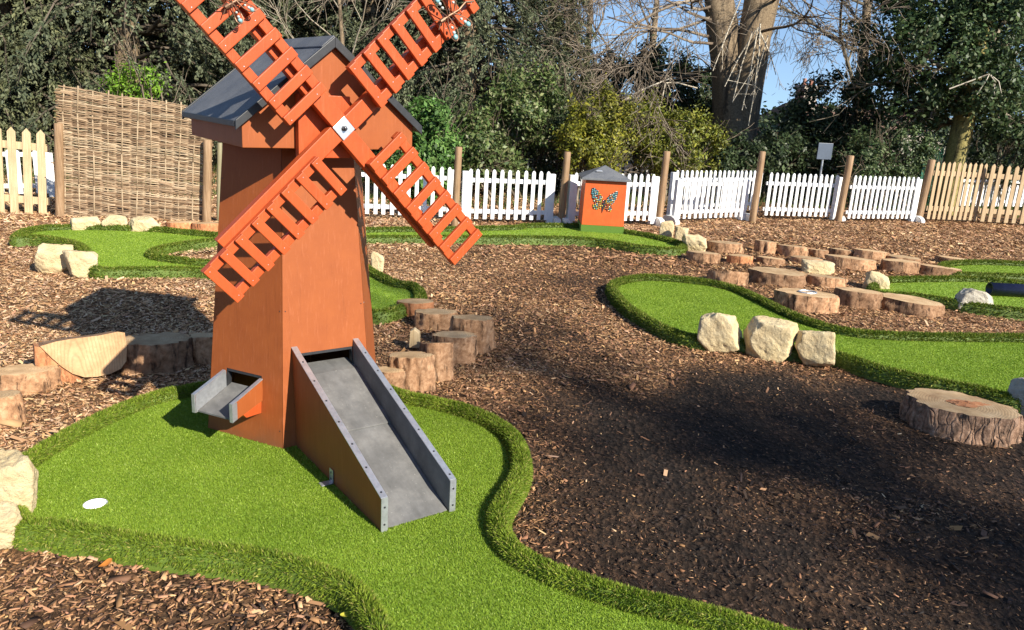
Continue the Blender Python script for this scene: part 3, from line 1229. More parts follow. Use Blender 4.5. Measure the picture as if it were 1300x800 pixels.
prof_top = [(bt - .002, SLZT), (bt + .055, SLZT - .022), (b0 + SLL, SLH)]
slide = empty('slide', (0, 0, 0), 0, parent=wm)
for sg in (-1, 1):
    x0, x1 = sg * SLW, sg * (SLW - .020)
    bd = MB().prism([prof_top[0], prof_top[1], prof_top[2], (b0 + SLL, -.02), (b0 + .002, -.02)], yz(x0), yz(x1))
    side = bd.build('side_board', M_WALL, .0015, parent=slide)
    tr = MB()
    xa, xb = sg * (SLW + .003), sg * (SLW - .024)
    for (p, q_) in ((prof_top[0], prof_top[1]), (prof_top[1], prof_top[2])):
        tr.prism([(p[0], p[1] + .001), (q_[0], q_[1] + .001), (q_[0], q_[1] + .005), (p[0], p[1] + .005)], yz(xa), yz(xb))
    p, q_ = prof_top[1], prof_top[2]
    tr.prism([(q_[0] + .001, 0), (q_[0] + .005, 0), (q_[0] + .005, q_[1] + .0045), (q_[0] + .001, q_[1] + .0005)], yz(xa), yz(xb))
    tr.build('metal_trim', M_METAL, .0008, parent=side)
    # inner metal sheet lining on the channel side
    ln_ = MB().prism([(prof_top[0][0], prof_top[0][1]), prof_top[1], prof_top[2], (b0 + SLL, .004), (bt + .05, .30), (bt, .335)], yz(sg * (SLW - .0205)), yz(sg * (SLW - .0235)))
    ln_.build('lining_sheet', M_BED, .0008, parent=side)
    sc = MB()
    for tt_ in np.linspace(.06, .97, 7):
        b_ = p[0] + (q_[0] - p[0]) * tt_
        z_ = p[1] + (q_[1] - p[1]) * tt_ + .005
        nv = unit(np.array([-(q_[1] - p[1]), q_[0] - p[0]]))
        x = sg * (SLW - .010)
        sc.cyl((x, -b_, z_), (x, -(b_ + nv[0] * .002), z_ + nv[1] * .002), .0045, .004, 8)
    for z_ in (.03, .1):
        sc.cyl((sg * (SLW - .010), -(b0 + SLL + .005), z_), (sg * (SLW - .010), -(b0 + SLL + .007), z_), .0045, .004, 8)
    sc.build('screws', M_SCREW, parent=side)
# bed in two sheets
bed_pts = [(bt - .06, .350), (bt + .05, .332), (b0 + .355, .192), (b0 + SLL - .01, .006)]
bw = SLW - .0245


def bed_piece(pts, name, dz=0):
    mb = MB()
    n = len(pts)
    vs, fs = [], []
    for (b, z) in pts:
        for x in (-bw, bw):
            vs += [(x, -b, z + dz), (x, -b, z + dz - .006)]
    for i in range(n - 1):
        o = i * 4
        fs += [(o, o + 4, o + 6, o + 2), (o + 1, o + 3, o + 7, o + 5), (o, o + 1, o + 5, o + 4), (o + 2, o + 6, o + 7, o + 3)]
    fs += [(0, 2, 3, 1), ((n - 1) * 4, (n - 1) * 4 + 1, (n - 1) * 4 + 3, (n - 1) * 4 + 2)]
    mb.add(vs, fs)
    return mb.build(name, M_BED, .001, parent=slide)


bed_piece([bed_pts[0], bed_pts[1], bed_pts[2]], 'slide_bed', .004)
bed_piece([(bed_pts[2][0] - .02, bed_pts[2][1] + .004), bed_pts[3]], 'slide_bed', 0)
# galvanised angle bracket on the left board
mb = MB()
bx = -(SLW + .003)
mb.box(bx - .003, bx, -(b0 + .42), -(b0 + .385), .004, .062)
mb.box(bx - .05, bx - .0032, -(b0 + .42), -(b0 + .385), .0035, .0065)
br = mb.build('bracket', M_METAL, .001, parent=slide)
mb = MB()
for z_ in (.02, .048):
    mb.cyl((bx - .003, -(b0 + .4025), z_), (bx - .0045, -(b0 + .4025), z_), .005, .004, 8)
mb.build('screws', M_SCREW, parent=br)

# side chute on the left face
nn, tt = face_frame(-1)
ap = Rz(.26) * S3


def cf(u, d, z):
    p = nn * (ap + d) + tt * u
    return (p[0], p[1], z)


chute = empty('side_chute', (0, 0, 0), 0, parent=wm)
U0_, U1_ = -.128, .098
CL = .185
# floor
mb = MB()
fl = [(-.03, .236), (CL - .01, .168)]
vs = [cf(u, d, z + o) for d, z in fl for u in (U0_ + .014, U1_ - .014) for o in (0, -.008)]
mb.add(vs, [(0, 4, 6, 2), (1, 3, 7, 5), (0, 1, 5, 4), (2, 6, 7, 3), (0, 2, 3, 1), (4, 5, 7, 6)])
mb.build('chute_floor', M_BED, .001, parent=chute)
for sg, u in ((-1, U0_), (1, U1_)):
    un = u - sg * .012
    top0, top1 = .298, .240
    bd = MB().prism([(.001, top0), (CL, top1), (CL + .002, top1 - .006), (CL - .004, .162), (.001, .200)],
                    lambda d, z: cf(u, d, z), lambda d, z: cf(un, d, z))
    sd_ = bd.build('chute_side', M_WALL, .001, parent=chute)
    tr = MB()
    ua, ub = u + sg * .003, un - sg * .003
    tr.prism([(.002, top0 + .001), (CL + .002, top1 + .001), (CL + .002, top1 + .006), (.002, top0 + .006)], lambda d, z: cf(ua, d, z), lambda d, z: cf(ub, d, z))
    tr.prism([(CL + .0025, .160), (CL + .007, .160), (CL + .007, top1 + .006), (CL + .0025, top1 + .006)], lambda d, z: cf(ua, d, z), lambda d, z: cf(ub, d, z))
    # folded flange wrapping the outside edge and inner lining
    tr.prism([(CL - .022, .168), (CL + .0022, .162), (CL + .0022, top1 + .0008), (CL - .022, top1 + .005)], lambda d, z: cf(u + sg * .0005, d, z), lambda d, z: cf(u + sg * .003, d, z))
    tr.prism([(.0, top0), (CL, top1), (CL, .158), (0, .218)], lambda d, z: cf(un - sg * .0005, d, z), lambda d, z: cf(un - sg * .003, d, z))
    tr.build('metal_trim', M_METAL, .0008, parent=sd_)
# wedge under the chute
mb = MB().prism([(.002, .196), (.12, .170), (.10, .150), (.002, .140)], lambda d, z: cf(U0_ + .01, d, z), lambda d, z: cf(U1_ - .006, d, z))
mb.build('chute_support', M_SAIL, .002, parent=chute)


# dragonfly ornaments of wire and glass on the sail tips
def dragonfly(px, py, label, rot, sc=1.0):
    d = ray(px, py)
    # on the plane of the sails, in world space
    nW = np.array([math.sin(PHI), -math.cos(PHI)])
    g = WM_C + nW * (-YS + .075)
    kk = ((g + nW * .028) @ nW) / (d[:2] @ nW)
    P = np.array([0, 0, CAM_H]) + d * kk
    root = empty('dragonfly_ornament', P, PHI, label=label, cat='garden ornament', group='dragonfly ornaments on the sails')
    ca, sa = math.cos(rot), math.sin(rot)

    def tf(a, b, y=0):
        a, b = a * sc, b * sc
        return (ca * a - sa * b, -y, sa * a + ca * b)
    mb = MB()
    pts = [(-.115, .012), (-.075, -.006), (-.03, .004), (.03, 0), (.055, .0)]
    for p, q in zip(pts[:-1], pts[1:]):
        mb.cyl(tf(*p, .012), tf(*q, .012), .004, .005, 8)
    mb.cyl(tf(.055, 0, .012), tf(.078, 0, .012), .011, .008, 10)
    for sgn in (-1, 1):
        mb.cyl(tf(.078, sgn * .004, .012), tf(.105, sgn * .022, .016), .0018, .0018, 5)
        mb.cyl(tf(.02, 0, .012), tf(.0, sgn * .03, -.006), .002, .002, 5)
        mb.cyl(tf(-.02, 0, .012), tf(-.045, sgn * .03, -.006), .002, .002, 5)
    mb.build('body', M_WIRE, parent=root)
    for sgn in (-1, 1):
        for a0, a1, ln in ((.035, .06, .10), (.005, -.035, .085)):
            w = MB()
            ring = []
            for t in np.linspace(0, 2 * PI, 15)[:-1]:
                s_ = .5 - .5 * math.cos(t)
                o_ = math.sin(t) * .020 * (.4 + s_)
                ax = a0 + (a1 - a0) * s_ + o_
                ring.append((ax, sgn * ln * s_, .014 + .02 * s_))
            for p, q in zip(ring, ring[1:] + ring[:1]):
                w.cyl(tf(*p), tf(*q), .0022, .0022, 5, mi=0)
            o = w.build('wing', M_WIRE, parent=root)
            V, F_, C_ = [], [], []
            for j, (fr_, r_) in enumerate(((.45, .005), (.66, .006), (.84, .0095))):
                cx_, cy_ = a0 + (a1 - a0) * fr_, sgn * ln * fr_
                col = [(.45, .46, .42), (.40, .46, .46), (.22, .42, .46)][j]
                b_ = len(V)
                k_ = 10
                for yy in (.010, .018):
                    for t in range(k_):
                        V.append(tf(cx_ + r_ * math.cos(2 * PI * t / k_), cy_ + r_ * 1.2 * math.sin(2 * PI * t / k_), yy + .02 * fr_))
                        C_.append(col)
                for t in range(k_):
                    F_.append((b_ + t, b_ + (t + 1) % k_, b_ + k_ + (t + 1) % k_, b_ + k_ + t))
                for a_ in range(1, k_ - 2, 2):
                    F_.append((b_ + k_, b_ + k_ + a_, b_ + k_ + a_ + 1, b_ + k_ + a_ + 2))
            npmesh('glass_bead', np.array(V), np.array(F_), M_TILE, col=np.array(C_), parent=o)


dragonfly(574, 16, 'wire and glass dragonfly with pale blue wings at the tip of the upper right sail', math.radians(215), .95)
dragonfly(300, 0, 'wire and glass dragonfly on the upper left sail above the roof', math.radians(215), .68)

# ------------------------------------------------------------------ butterfly box
A_, B_ = at(737.5, 294, 0.0), at(791, 297, 0.0)
bx_yaw = math.atan2(B_[1] - A_[1], B_[0] - A_[0])
bw_ = np.linalg.norm((B_ - A_)[:2]) / 2
mid = (A_ + B_) / 2
inn = np.array([-math.sin(bx_yaw), math.cos(bx_yaw)])
ctr = mid[:2] + inn * bw_
box = empty('obstacle_box', (ctr[0], ctr[1], 0), bx_yaw, label='orange painted box with grey hipped roof and mosaic butterfly, on the far green', cat='golf obstacle')
bh = .66
mb = MB()
w0, w1 = bw_, bw_ * .955
vs = [(x * w, y * w, z) for z, w in ((.09, w0), (bh, w1)) for (x, y) in ((-1, -1), (1, -1), (1, 1), (-1, 1))]
mb.add(vs, [(3, 2, 1, 0), (4, 5, 6, 7)] + [(i, (i + 1) % 4, 4 + (i + 1) % 4, 4 + i) for i in range(4)])
mb.build('box_body', M_BOXP, .004, parent=box)
mb = MB()
vs = [(x * w, y * w, z) for z, w in ((-.005, w0 + .004), (.0898, w0 + .004)) for (x, y) in ((-1, -1), (1, -1), (1, 1), (-1, 1))]
mb.add(vs, [(3, 2, 1, 0), (4, 5, 6, 7)] + [(i, (i + 1) % 4, 4 + (i + 1) % 4, 4 + i) for i in range(4)])
mb.build('turf_skirt', M_GRSKIRT, parent=box)
mb = MB()
rw_ = w1 + .055
vs = [(x * rw_, y * rw_, z) for z in (bh + .001, bh + .026) for (x, y) in ((-1, -1), (1, -1), (1, 1), (-1, 1))] + [(0, 0, bh + .175)]
mb.add(vs, [(3, 2, 1, 0)] + [(i, (i + 1) % 4, 4 + (i + 1) % 4, 4 + i) for i in range(4)] + [(4 + i, 4 + (i + 1) % 4, 8) for i in range(4)])
mb.build('hipped_roof', M_FELT, .004, parent=box)


def butterfly():
    rnd = random.Random(11)
    # wings drawn in the plane of the front board (x right, z up), tilted as in the place
    upL = [(-.005, .0), (-.03, .075), (-.085, .14), (-.155, .185), (-.185, .175), (-.182, .115), (-.155, .045), (-.12, .0)]
    loL = [(-.008, -.01), (-.12, -.005), (-.14, -.045), (-.125, -.085), (-.075, -.08), (-.03, -.065)]
    polys = []
    for p in (upL, loL):
        polys.append(p)
        polys.append([(-x, z) for x, z in p])
    rot = math.radians(-6)
    ca, sa = math.cos(rot), math.sin(rot)
    y0 = -(w0 + w1) / 2 - .001
    cz = .37

    def tf(x, z, y):
        x *= .98 if x < 0 else .84
        z *= .98
        return (ca * x - sa * z - .01, y, cz + sa * x + ca * z)
    base = MB()
    for p in polys:
        base.prism(p, lambda x, z: tf(x, z, y0 + .008), lambda x, z: tf(x, z, y0 - .006))
    base.prism([(-.01, .05), (-.012, -.06), (0, -.12), (.012, -.06), (.01, .05)], lambda x, z: tf(x, z, y0 + .008), lambda x, z: tf(x, z, y0 - .010))
    bo = base.build('butterfly', M_BLACK, parent=box, label='mosaic butterfly with yellow, red and turquoise wings')
    pal = [(.62, .44, .05), (.5, .08, .02), (.10, .30, .36), (.6, .58, .46), (.62, .24, .04), (.16, .38, .42), (.45, .45, .40)]
    V, F_, C_ = [], [], []
    for p in polys:
        arr = np.array(p)
        for x in np.arange(-.2, .2, .023):
            for z in np.arange(-.1, .2, .023):
                cx_, cz_ = x + rnd.uniform(-.003, .003), z + rnd.uniform(-.003, .003)
                if not inside(np.array([[cx_, cz_]]), arr)[0]:
                    continue
                dd = abs(cx_) + max(0, cz_) * .5
                if dd > .17:
                    col = rnd.choice([pal[2], pal[5], pal[3], pal[2]])
                elif dd < .07:
                    col = rnd.choice([pal[0], pal[1], pal[4], pal[0]])
                else:
                    col = rnd.choice(pal)
                r_ = .0095
                th0 = rnd.uniform(0, PI)
                b_ = len(V)
                for yy in (y0 - .006, y0 - .0105):
                    for t in range(4):
                        rr = r_ * rnd.uniform(.85, 1.2)
                        V.append(tf(cx_ + rr * math.cos(th0 + t * PI / 2), cz_ + rr * math.sin(th0 + t * PI / 2), yy))
                        C_.append(col)
                F_.append((b_ + 4, b_ + 5, b_ + 6, b_ + 7))
                for t in range(4):
                    F_.append((b_ + t, b_ + (t + 1) % 4, b_ + 4 + (t + 1) % 4, b_ + 4 + t))
    npmesh('mosaic_pattern', np.array(V), np.array(F_), M_TILE, col=np.array(C_), parent=bo)


butterfly()
# small leaf shaped plate on the roof of the box
mb = MB()
mb.box(-.05, .03, -.01, .01, 0, .012)
o = mb.build('roof_plate', M_HUB, .003, parent=box)
o.location = (-.08, -rw_ * .55, bh + .105)
o.rotation_euler = (math.radians(28), 0, .2)

# ------------------------------------------------------------------ logs
LOGS = [
    # cx, half width, y base front, y top front, kind, label
    (36, 39, 498, 479, 'n', 'wide low log slice at the left edge, beside the wedge log'),
    (0, 27, 540, 510, 'n', 'reddish log round cut off by the left edge, nearest to the front green'),
    (199, 43, 471, 441, 'n', 'half shaded log round standing in the windmill shadow beside the wedge log'),
    (257, 22, 459, 432, 'n', 'fully shaded log round tucked against the left wall of the windmill'),
    (527, 24, 403, 388, 'r', 'low orange log round at the tip of the left green beyond the slide'),
    (553, 27, 418, 402, 'n', 'flat grey topped log between the orange round and the tallest log by the slide'),
    (599, 28, 446, 410, 'n', 'tallest log round of the cluster right of the slide, at its outer end'),
    (576, 28, 458, 432, 'n', 'log with pinkish bark tucked in front of the tallest log by the slide'),
    (555, 22, 479, 442, 't', 'narrow log with tilted yellow cut face right of the slide'),
    (520, 29, 495, 459, 'n', 'orange barked log nearest to the kerb behind the slide'),
    (492, 21, 501, 476, 'n', 'pale log mostly hidden behind the right board of the slide'),
    (892, 22, 333, 324, 'n', 'log round at the left end of the field, right below the block pile'),
    (920, 23, 321, 311, 'n', 'log round behind the left end of the field, beside the block pile'),
    (938, 16, 336, 327, 'r', 'small red barkless log in the front left row of the field'),
    (970, 13, 321, 308, 'n', 'narrow tall log round in the back row of the field'),
    (1005, 19, 325, 315, 'n', 'log round right of the narrow tall one in the back row'),
    (977, 17, 337, 330, 'n', 'low log right of the small red one'),
    (1023, 21, 336, 330, 'n', 'low log behind the flat cream block'),
    (1037, 12, 326, 319, 'n', 'small dark log left of its paler twin in the back row'),
    (1067, 15, 326, 319, 'n', 'paler log right of its small dark twin in the back row'),
    (1077, 30, 343, 331, 'n', 'wide log round with furrowed bark, centre of the field behind the upright cream block'),
    (1103, 21, 331, 321, 'n', 'log round directly behind the wide furrowed one'),
    (1145, 21, 336, 329, 'n', 'low dark log behind the pink barked round'),
    (1140, 23, 348, 334, 'p', 'pink barked log round left of the grey topped one by the raised green'),
    (1189, 26, 352, 342, 'n', 'grey topped log round at the corner of the raised green'),
    (1208, 20, 336, 330, 'n', 'pale flat log round behind the raised green at right'),
    (923, 24, 361, 350, 't', 'tilted log round touching the far kerb of the curved green'),
    (986, 36, 363, 350, 'n', 'widest low log, in the middle row left of the flat cream block'),
    (1045, 26, 365, 355, 'n', 'log with slanting top in front of the flat cream block'),
    (1021, 37, 397, 378, 'n', 'thick log round with a worn metal ring on top, beside the curved green'),
    (1086, 27, 393, 373, 'n', 'taller log round between the metal ring log and the thin slice'),
    (1152, 39, 399, 386, 'n', 'thin wide log slice in front of the small green at right'),
    (1211, 62, 554, 525, 's', 'large furrowed log slice with reddish heart, alone on dark mulch at right'),
    (233, 21, 293, 285, 'r', 'low reddish edging log at the foot of the woven screen'),
    (262, 18, 295, 286, 'r', 'low reddish edging log next to the right post of the woven screen'),
]


def stump(cx, hw, yb, yt, kind, label, seed):
    g = at(cx, yb)
    dist = math.hypot(g[0], g[1])
    h = max(.05, height_at(cx, yb, yt) - GZ)
    dirv = np.array([g[0], g[1]]) / dist
    zc_ = g[1] * cp + (CAM_H - GZ) * sp
    r = hw / F_PX * zc_ * .97
    r = r * (1 + r / zc_)
    SQ = .74 if kind == 's' else .78
    h = h * 1.0 + .008
    c = g[:2] + dirv * r * SQ * .96
    rr = np.random.default_rng(seed)
    n = 72 if r * F_PX / dist > 30 else 40
    if kind == 's':
        n = 140
    th = np.linspace(0, 2 * PI, n, endpoint=False)
    ph = rr.uniform(0, 6, 4)
    shape = 1 + .035 * np.sin(2 * th + ph[0]) + .025 * np.sin(3 * th + ph[1]) + .015 * np.sin(5 * th + ph[2])
    rows = 9
    V = np.zeros((rows, n, 3))
    tiltx, tilty = rr.normal(0, .03, 2)
    if kind not in 'ts':
        tiltx, tilty = tiltx * .7 - dirv[0] * .075, tilty * .7 - dirv[1] * .075
    if kind == 't':
        td = -dirv * .30 + np.array([.06, 0])
        tiltx, tilty = td
    bark = .018
    for j in range(rows):
        t = j / (rows - 1)
        z = -.03 + (h + .03) * t
        rough = (vnoise(th * 9 / PI * 2, np.full(n, t * 2.2), seed) - .5) * bark * 2.2 + (vnoise(th * 26 / PI, np.full(n, t * 5), seed + 5) - .5) * bark
        if kind == 'r':
            rough *= .35
        rad = r * shape + rough * min(1, r / .12)
        rad = rad * (1 + .03 * (1 - t) ** 2)
        if j == rows - 1:
            rad = rad - .004
        x, y = rad * np.cos(th), rad * np.sin(th)
        al = x * dirv[0] + y * dirv[1]
        x, y = x - dirv[0] * al * (1 - SQ), y - dirv[1] * al * (1 - SQ)
        V[j, :, 0], V[j, :, 1] = x, y
        V[j, :, 2] = z + t * (x * tiltx + y * tilty)
    idx = np.arange(rows * n).reshape(rows, n)
    F_ = np.stack([idx[:-1], np.roll(idx[:-1], -1, 1), np.roll(idx[1:], -1, 1), idx[1:]], -1).reshape(-1, 4)
    mat = M_BARKRED if kind == 'r' else (M_FURROW if kind == 's' else M_BARK)
    st = npmesh('log_round', V.reshape(-1, 3), F_, mat, smooth=(kind != 's'), loc=(c[0], c[1], GZ), label=label, cat='log', group='log rounds laid as stepping stones')
    # cut face: rings towards the pith, slightly uneven
    K = 7
    T = np.zeros((K, n, 3))
    top = V[-1]
    off = np.array([rr.normal(0, .12) * r, rr.normal(0, .12) * r])
    for j in range(K):
        s_ = 1 - j / K
        T[j, :, 0] = off[0] * (1 - s_) + top[:, 0] * s_
        T[j, :, 1] = off[1] * (1 - s_) + top[:, 1] * s_
        T[j, :, 2] = h + T[j, :, 0] * tiltx + T[j, :, 1] * tilty + .004 * (vnoise(T[j, :, 0] * 18, T[j, :, 1] * 18, seed) - .5) * (0 if j == 0 else 1) + (0.0015 if j else -.001)
    pith = np.array([[off[0], off[1], h + off[0] * tiltx + off[1] * tilty + .001]])
    ii = np.arange(K * n).reshape(K, n)
    FT = np.stack([ii[:-1], np.roll(ii[:-1], -1, 1), np.roll(ii[1:], -1, 1), ii[1:]], -1).reshape(-1, 4)
    VT = np.concatenate([T.reshape(-1, 3), pith])
    pi = K * n
    last = ii[-1]
    FP = np.stack([last[0::2], last[(np.arange(0, n, 2) + 1) % n], last[(np.arange(0, n, 2) + 2) % n], np.full(n // 2, pi)], 1)
    npmesh('cut_face', VT, np.concatenate([FT, FP]), M_CUT if kind != 't' else M_CUTPALE, parent=st)
    if kind == 's':
        # rotten reddish heart: a shallow splintered patch
        m = 34
        ta = np.linspace(0, 2 * PI, m, endpoint=False)
        hv, hf = [], []
        for q, (s_, zz) in enumerate(((1, .003), (.72, -.004 + .008), (.35, .007), (.0, .005))):
            for t in ta:
                w = 1 + .3 * math.sin(3 * t + 1) * .6 + rr.normal(0, .05)
                hv.append((.085 * r / .25 * s_ * w * math.cos(t) * 1.25 + r * .12, .05 * r / .25 * s_ * w * math.sin(t) - r * .05, h + zz + rr.normal(0, .0015)))
        for q in range(3):
            for t in range(m):
                hf.append((q * m + t, q * m + (t + 1) % m, (q + 1) * m + (t + 1) % m, (q + 1) * m + t))
        npmesh('heart_rot', np.array(hv), np.array(hf), M_BARKRED, parent=st)
    if label.startswith('thick log'):
        rg = MB()
        for a in range(20):
            t0, t1 = 2 * PI * a / 20, 2 * PI * (a + 1) / 20
            rg.cyl((.075 * math.cos(t0), .055 * math.sin(t0), h + .006), (.075 * math.cos(t1), .055 * math.sin(t1), h + .006), .008, .008, 6)
        rg.build('metal_ring', M_METAL, parent=st)
    return st


for i, L_ in enumerate(LOGS):
    stump(*L_, seed=40 + i * 7)

# wedge log: a half round leaning back with its cut face to the viewer
g = at(105, 479)
dist = math.hypot(g[0], g[1])
dirv = np.array([g[0], g[1]]) / dist
sc_ = dist / F_PX
yaw = math.atan2(-dirv[0], dirv[1])
sc_ = (g[1] * cp + (CAM_H - GZ) * sp) / F_PX
FACE = [(63, 434), (80, 430), (100, 428), (128, 427), (150, 424), (158, 426), (159, 445), (157, 462), (150, 471), (138, 476), (122, 478), (108, 477), (95, 471), (84, 461), (74, 449)]
prof = [((x - 106) * sc_, (479 - y) * sc_ * 1.02) for x, y in FACE]
nn_ = len(prof)
lean = .16
wl = empty('log_wedge', (g[0], g[1], GZ), yaw, label='thick log standing askew, its big pale cut face turned towards the front green', cat='log', group='log rounds laid as stepping stones')
V0 = [(x, lean * z, z - .01) for x, z in prof]
V1 = [(x * 1.03 - .035, .17 + lean * z * .3, z * (.86 if z > .1 else 1.0) - .012) for x, z in prof]
V2 = [(x * .95 - .03, .21 + lean * z * .3, z * (.74 if z > .1 else 1.0) - .014) for x, z in prof]
mb = MB()
mb.add(V0 + V1 + V2, [(k_ * nn_ + i, k_ * nn_ + (i + 1) % nn_, (k_ + 1) * nn_ + (i + 1) % nn_, (k_ + 1) * nn_ + i) for k_ in range(2) for i in range(nn_)] + [tuple(range(2 * nn_, 3 * nn_))])
mb.build('bark', M_BARK, parent=wl)
mb = MB()
mb.add([(x, y - .0015, z) for x, y, z in V0], [tuple(range(nn_))[::-1]])
mb.build('cut_face', M_CUTPALE, parent=wl)
FL = [(57, 433), (63, 434.5), (74, 450), (84, 462), (95, 472), (106, 480), (84, 481), (64, 476), (56, 455)]
fl_ = [((x - 106) * sc_, (479 - y) * sc_ * 1.02) for x, y in FL]
mb = MB()
nf = len(fl_)
mb.add([(x, -.006 + lean * z - (.03 if i in (6, 7) else 0), z - .012) for i, (x, z) in enumerate(fl_)] + [(x - .01, .12 + lean * z * .5, z * .95 - .014) for x, z in fl_],
       [tuple(range(nf))[::-1], tuple(range(nf, 2 * nf))] + [(i, (i + 1) % nf, nf + (i + 1) % nf, nf + i) for i in range(nf)])
mb.build('bark_flank', M_BARKRED, .0, parent=wl)
# split stub between the logs by the slide
mb = MB()
g = at(524, 446)
mb.prism([(-.035, 0), (.035, 0), (.03, .10), (-.005, .125), (-.03, .11)], lambda x, z: (x, -.03, z), lambda x, z: (x, .03, z))
mb.build('wood_stub', M_PALEWOOD, .004, loc=(g[0], g[1] + .1, GZ), label='small split wood stub behind the orange barked log by the slide', cat='wood stub')

# ------------------------------------------------------------------ stones
STONES = [
    # x0, x1, y top, y bottom, material, label, depth factor
    (-22, 50, 583, 668, 'w', 'big cream limestone block on top at the left edge of the front green', .9),
    (-25, 28, 648, 698, 'w', 'smaller cream limestone block below the big one at the left edge', .8),
    (48, 93, 309, 346, 'w', 'upright notched limestone block, left of the pair on the left green', .55),
    (84, 124, 317, 351, 'w', 'limestone block with sloping top, right of the pair on the left green', .6),
    (92, 126, 275, 296, 'w', 'yellowish limestone block nearest the picket fence, before the woven screen', .6),
    (128, 162, 273, 296, 'w', 'whitest limestone block, middle of three before the woven screen', .6),
    (166, 203, 276, 298, 'w', 'limestone block with slanted end, before the middle of the woven screen', .6),
    (470, 488, 318, 346, 'w', 'pale block half hidden right behind the windmill tower', .8),
    (883, 940, 396, 449, 'w', 'tall limestone block with shaded left side on the near kerb of the curved green', .7),
    (940, 1006, 405, 457, 'w', 'broad limestone block, middle of three on the curved green', .6),
    (1004, 1057, 416, 465, 'w', 'limestone block tapering to the top, nearest the large log slice', .6),
    (836, 854, 279, 305, 'w', 'slim upright block in the pile at the end of the far green', .9),
    (854, 872, 287, 310, 'w', 'small yellow block in the middle of the pile at the end of the far green', .9),
    (864, 896, 298, 320, 'w', 'round yellowish block in front of the pile at the end of the far green', .9),
    (1016, 1058, 331, 349, 'w', 'flat cream block lying among the log rounds', .8),
    (1095, 1128, 344, 370, 'w', 'upright yellowish cream block at the tip of the small green', .8),
    (1211, 1256, 366, 396, 'g', 'grey shaded block beside the dark pipe', .8),
    (1277, 1330, 477, 526, 'g', 'greyish block cut off by the right edge behind the large log slice', .8),
]


def stone(x0, x1, yt, yb, mk, label, df, seed):
    cx = (x0 + x1) / 2
    g = at(cx, yb)
    dist = math.hypot(g[0], g[1])
    zc_ = g[1] * cp + (CAM_H - GZ) * sp
    w = (x1 - x0) / F_PX * zc_ / 2
    w = w * (1 + w * df / zc_)
    h = (height_at(cx, yb, yt) - GZ)
    dirv = np.array([g[0], g[1]]) / dist
    d = w * df
    h_vis = max(.06, h * .95 - .12 * d * CAM_H / dist)
    c = g[:2] + dirv * d * .95
    r = np.random.default_rng(seed)
    bm = bmesh.new()
    bmesh.ops.create_icosphere(bm, subdivisions=5, radius=1)
    P = np.array([v.co[:] for v in bm.verts])
    fs = np.array([[v.index for v in f.verts] for f in bm.faces])
    bm.free()
    U = unit(P)
    planes = []
    for ax in range(3):
        for sg in (-1, 1):
            nvec = np.zeros(3)
            nvec[ax] = sg
            nvec = unit(nvec + r.normal(0, .17, 3))
            planes.append((nvec, 1.0 * r.uniform(.92, 1.0)))
    for q in range(18):
        nvec = unit(r.normal(0, 1, 3))
        planes.append((nvec, r.uniform(1.02, 1.36)))
    rad = np.zeros(len(U))
    k = 70.0
    for nvec, hh in planes:
        dd = np.maximum(U @ nvec, 1e-4) / hh
        rad += dd ** k
    rad = rad ** (-1 / k)
    P = U * rad[:, None]
    nz = (fbm(P[:, 0] * 2.2 + P[:, 2] * 1.3, P[:, 1] * 2.2 - P[:, 2] * 1.9, seed, 5) - .5)
    nz2 = (fbm(P[:, 0] * 9 + P[:, 2] * 7, P[:, 1] * 9 + P[:, 2] * 5, seed + 4, 3) - .5)
    P = P * (1 + .20 * nz + .07 * nz2 - .10 * np.maximum(0, np.abs(nz2) - .18))[:, None]
    lo, hi = P.min(0), P.max(0)
    P = (P - (lo + hi) / 2) / ((hi - lo) / 2)
    P = P * np.array([w, d, (h_vis + .04) / 2])
    P[:, 2] += (h_vis + .04) / 2 - .04
    npmesh('stone_block', P, fs, M_STONE if mk == 'w' else M_STONEGREY, smooth=True, loc=(c[0], c[1], GZ), rz=math.atan2(-dirv[0], dirv[1]) + r.normal(0, .06), label=label, cat='stone', group='limestone blocks edging the greens')


for i, s_ in enumerate(STONES):
    stone(*s_, seed=500 + 13 * i)

# dark pipe crossing the small green at right
p0, p1 = at(1254, 375, .0), at(1400, 383, .0)
mb = MB()
k = 20
d = unit(p1 - p0)
up = np.array([0, 0, 1.])
sd_ = np.cross(d, up)
rad_o, rad_i = .062, .055
ctr_z = np.array([0, 0, .066])
vs, fs = [], []
for q, (p, r_) in enumerate(((p0, rad_i), (p0, rad_o), (p1, rad_o), (p1, rad_i))):
    for j in range(k):
        t = 2 * PI * j / k
        vs.append(p + ctr_z + (sd_ * math.cos(t) + up * math.sin(t)) * r_ - p0)
for q in range(4):
    for j in range(k):
        fs.append((q * k + j, q * k + (j + 1) % k, ((q + 1) % 4) * k + (j + 1) % k, ((q + 1) % 4) * k + j))
mb.add(vs, fs)
mb.build('ball_pipe', M_PIPE, 0, True, loc=tuple(p0), label='dark blue plastic pipe lying across the small green at right', cat='pipe')

# ------------------------------------------------------------------ fences
def fence_frame(pa, pb):
    A, B = np.array(pa[:2], float), np.array(pb[:2], float)
    return A, B, math.atan2(B[1] - A[1], B[0] - A[0]), np.linalg.norm(B - A)


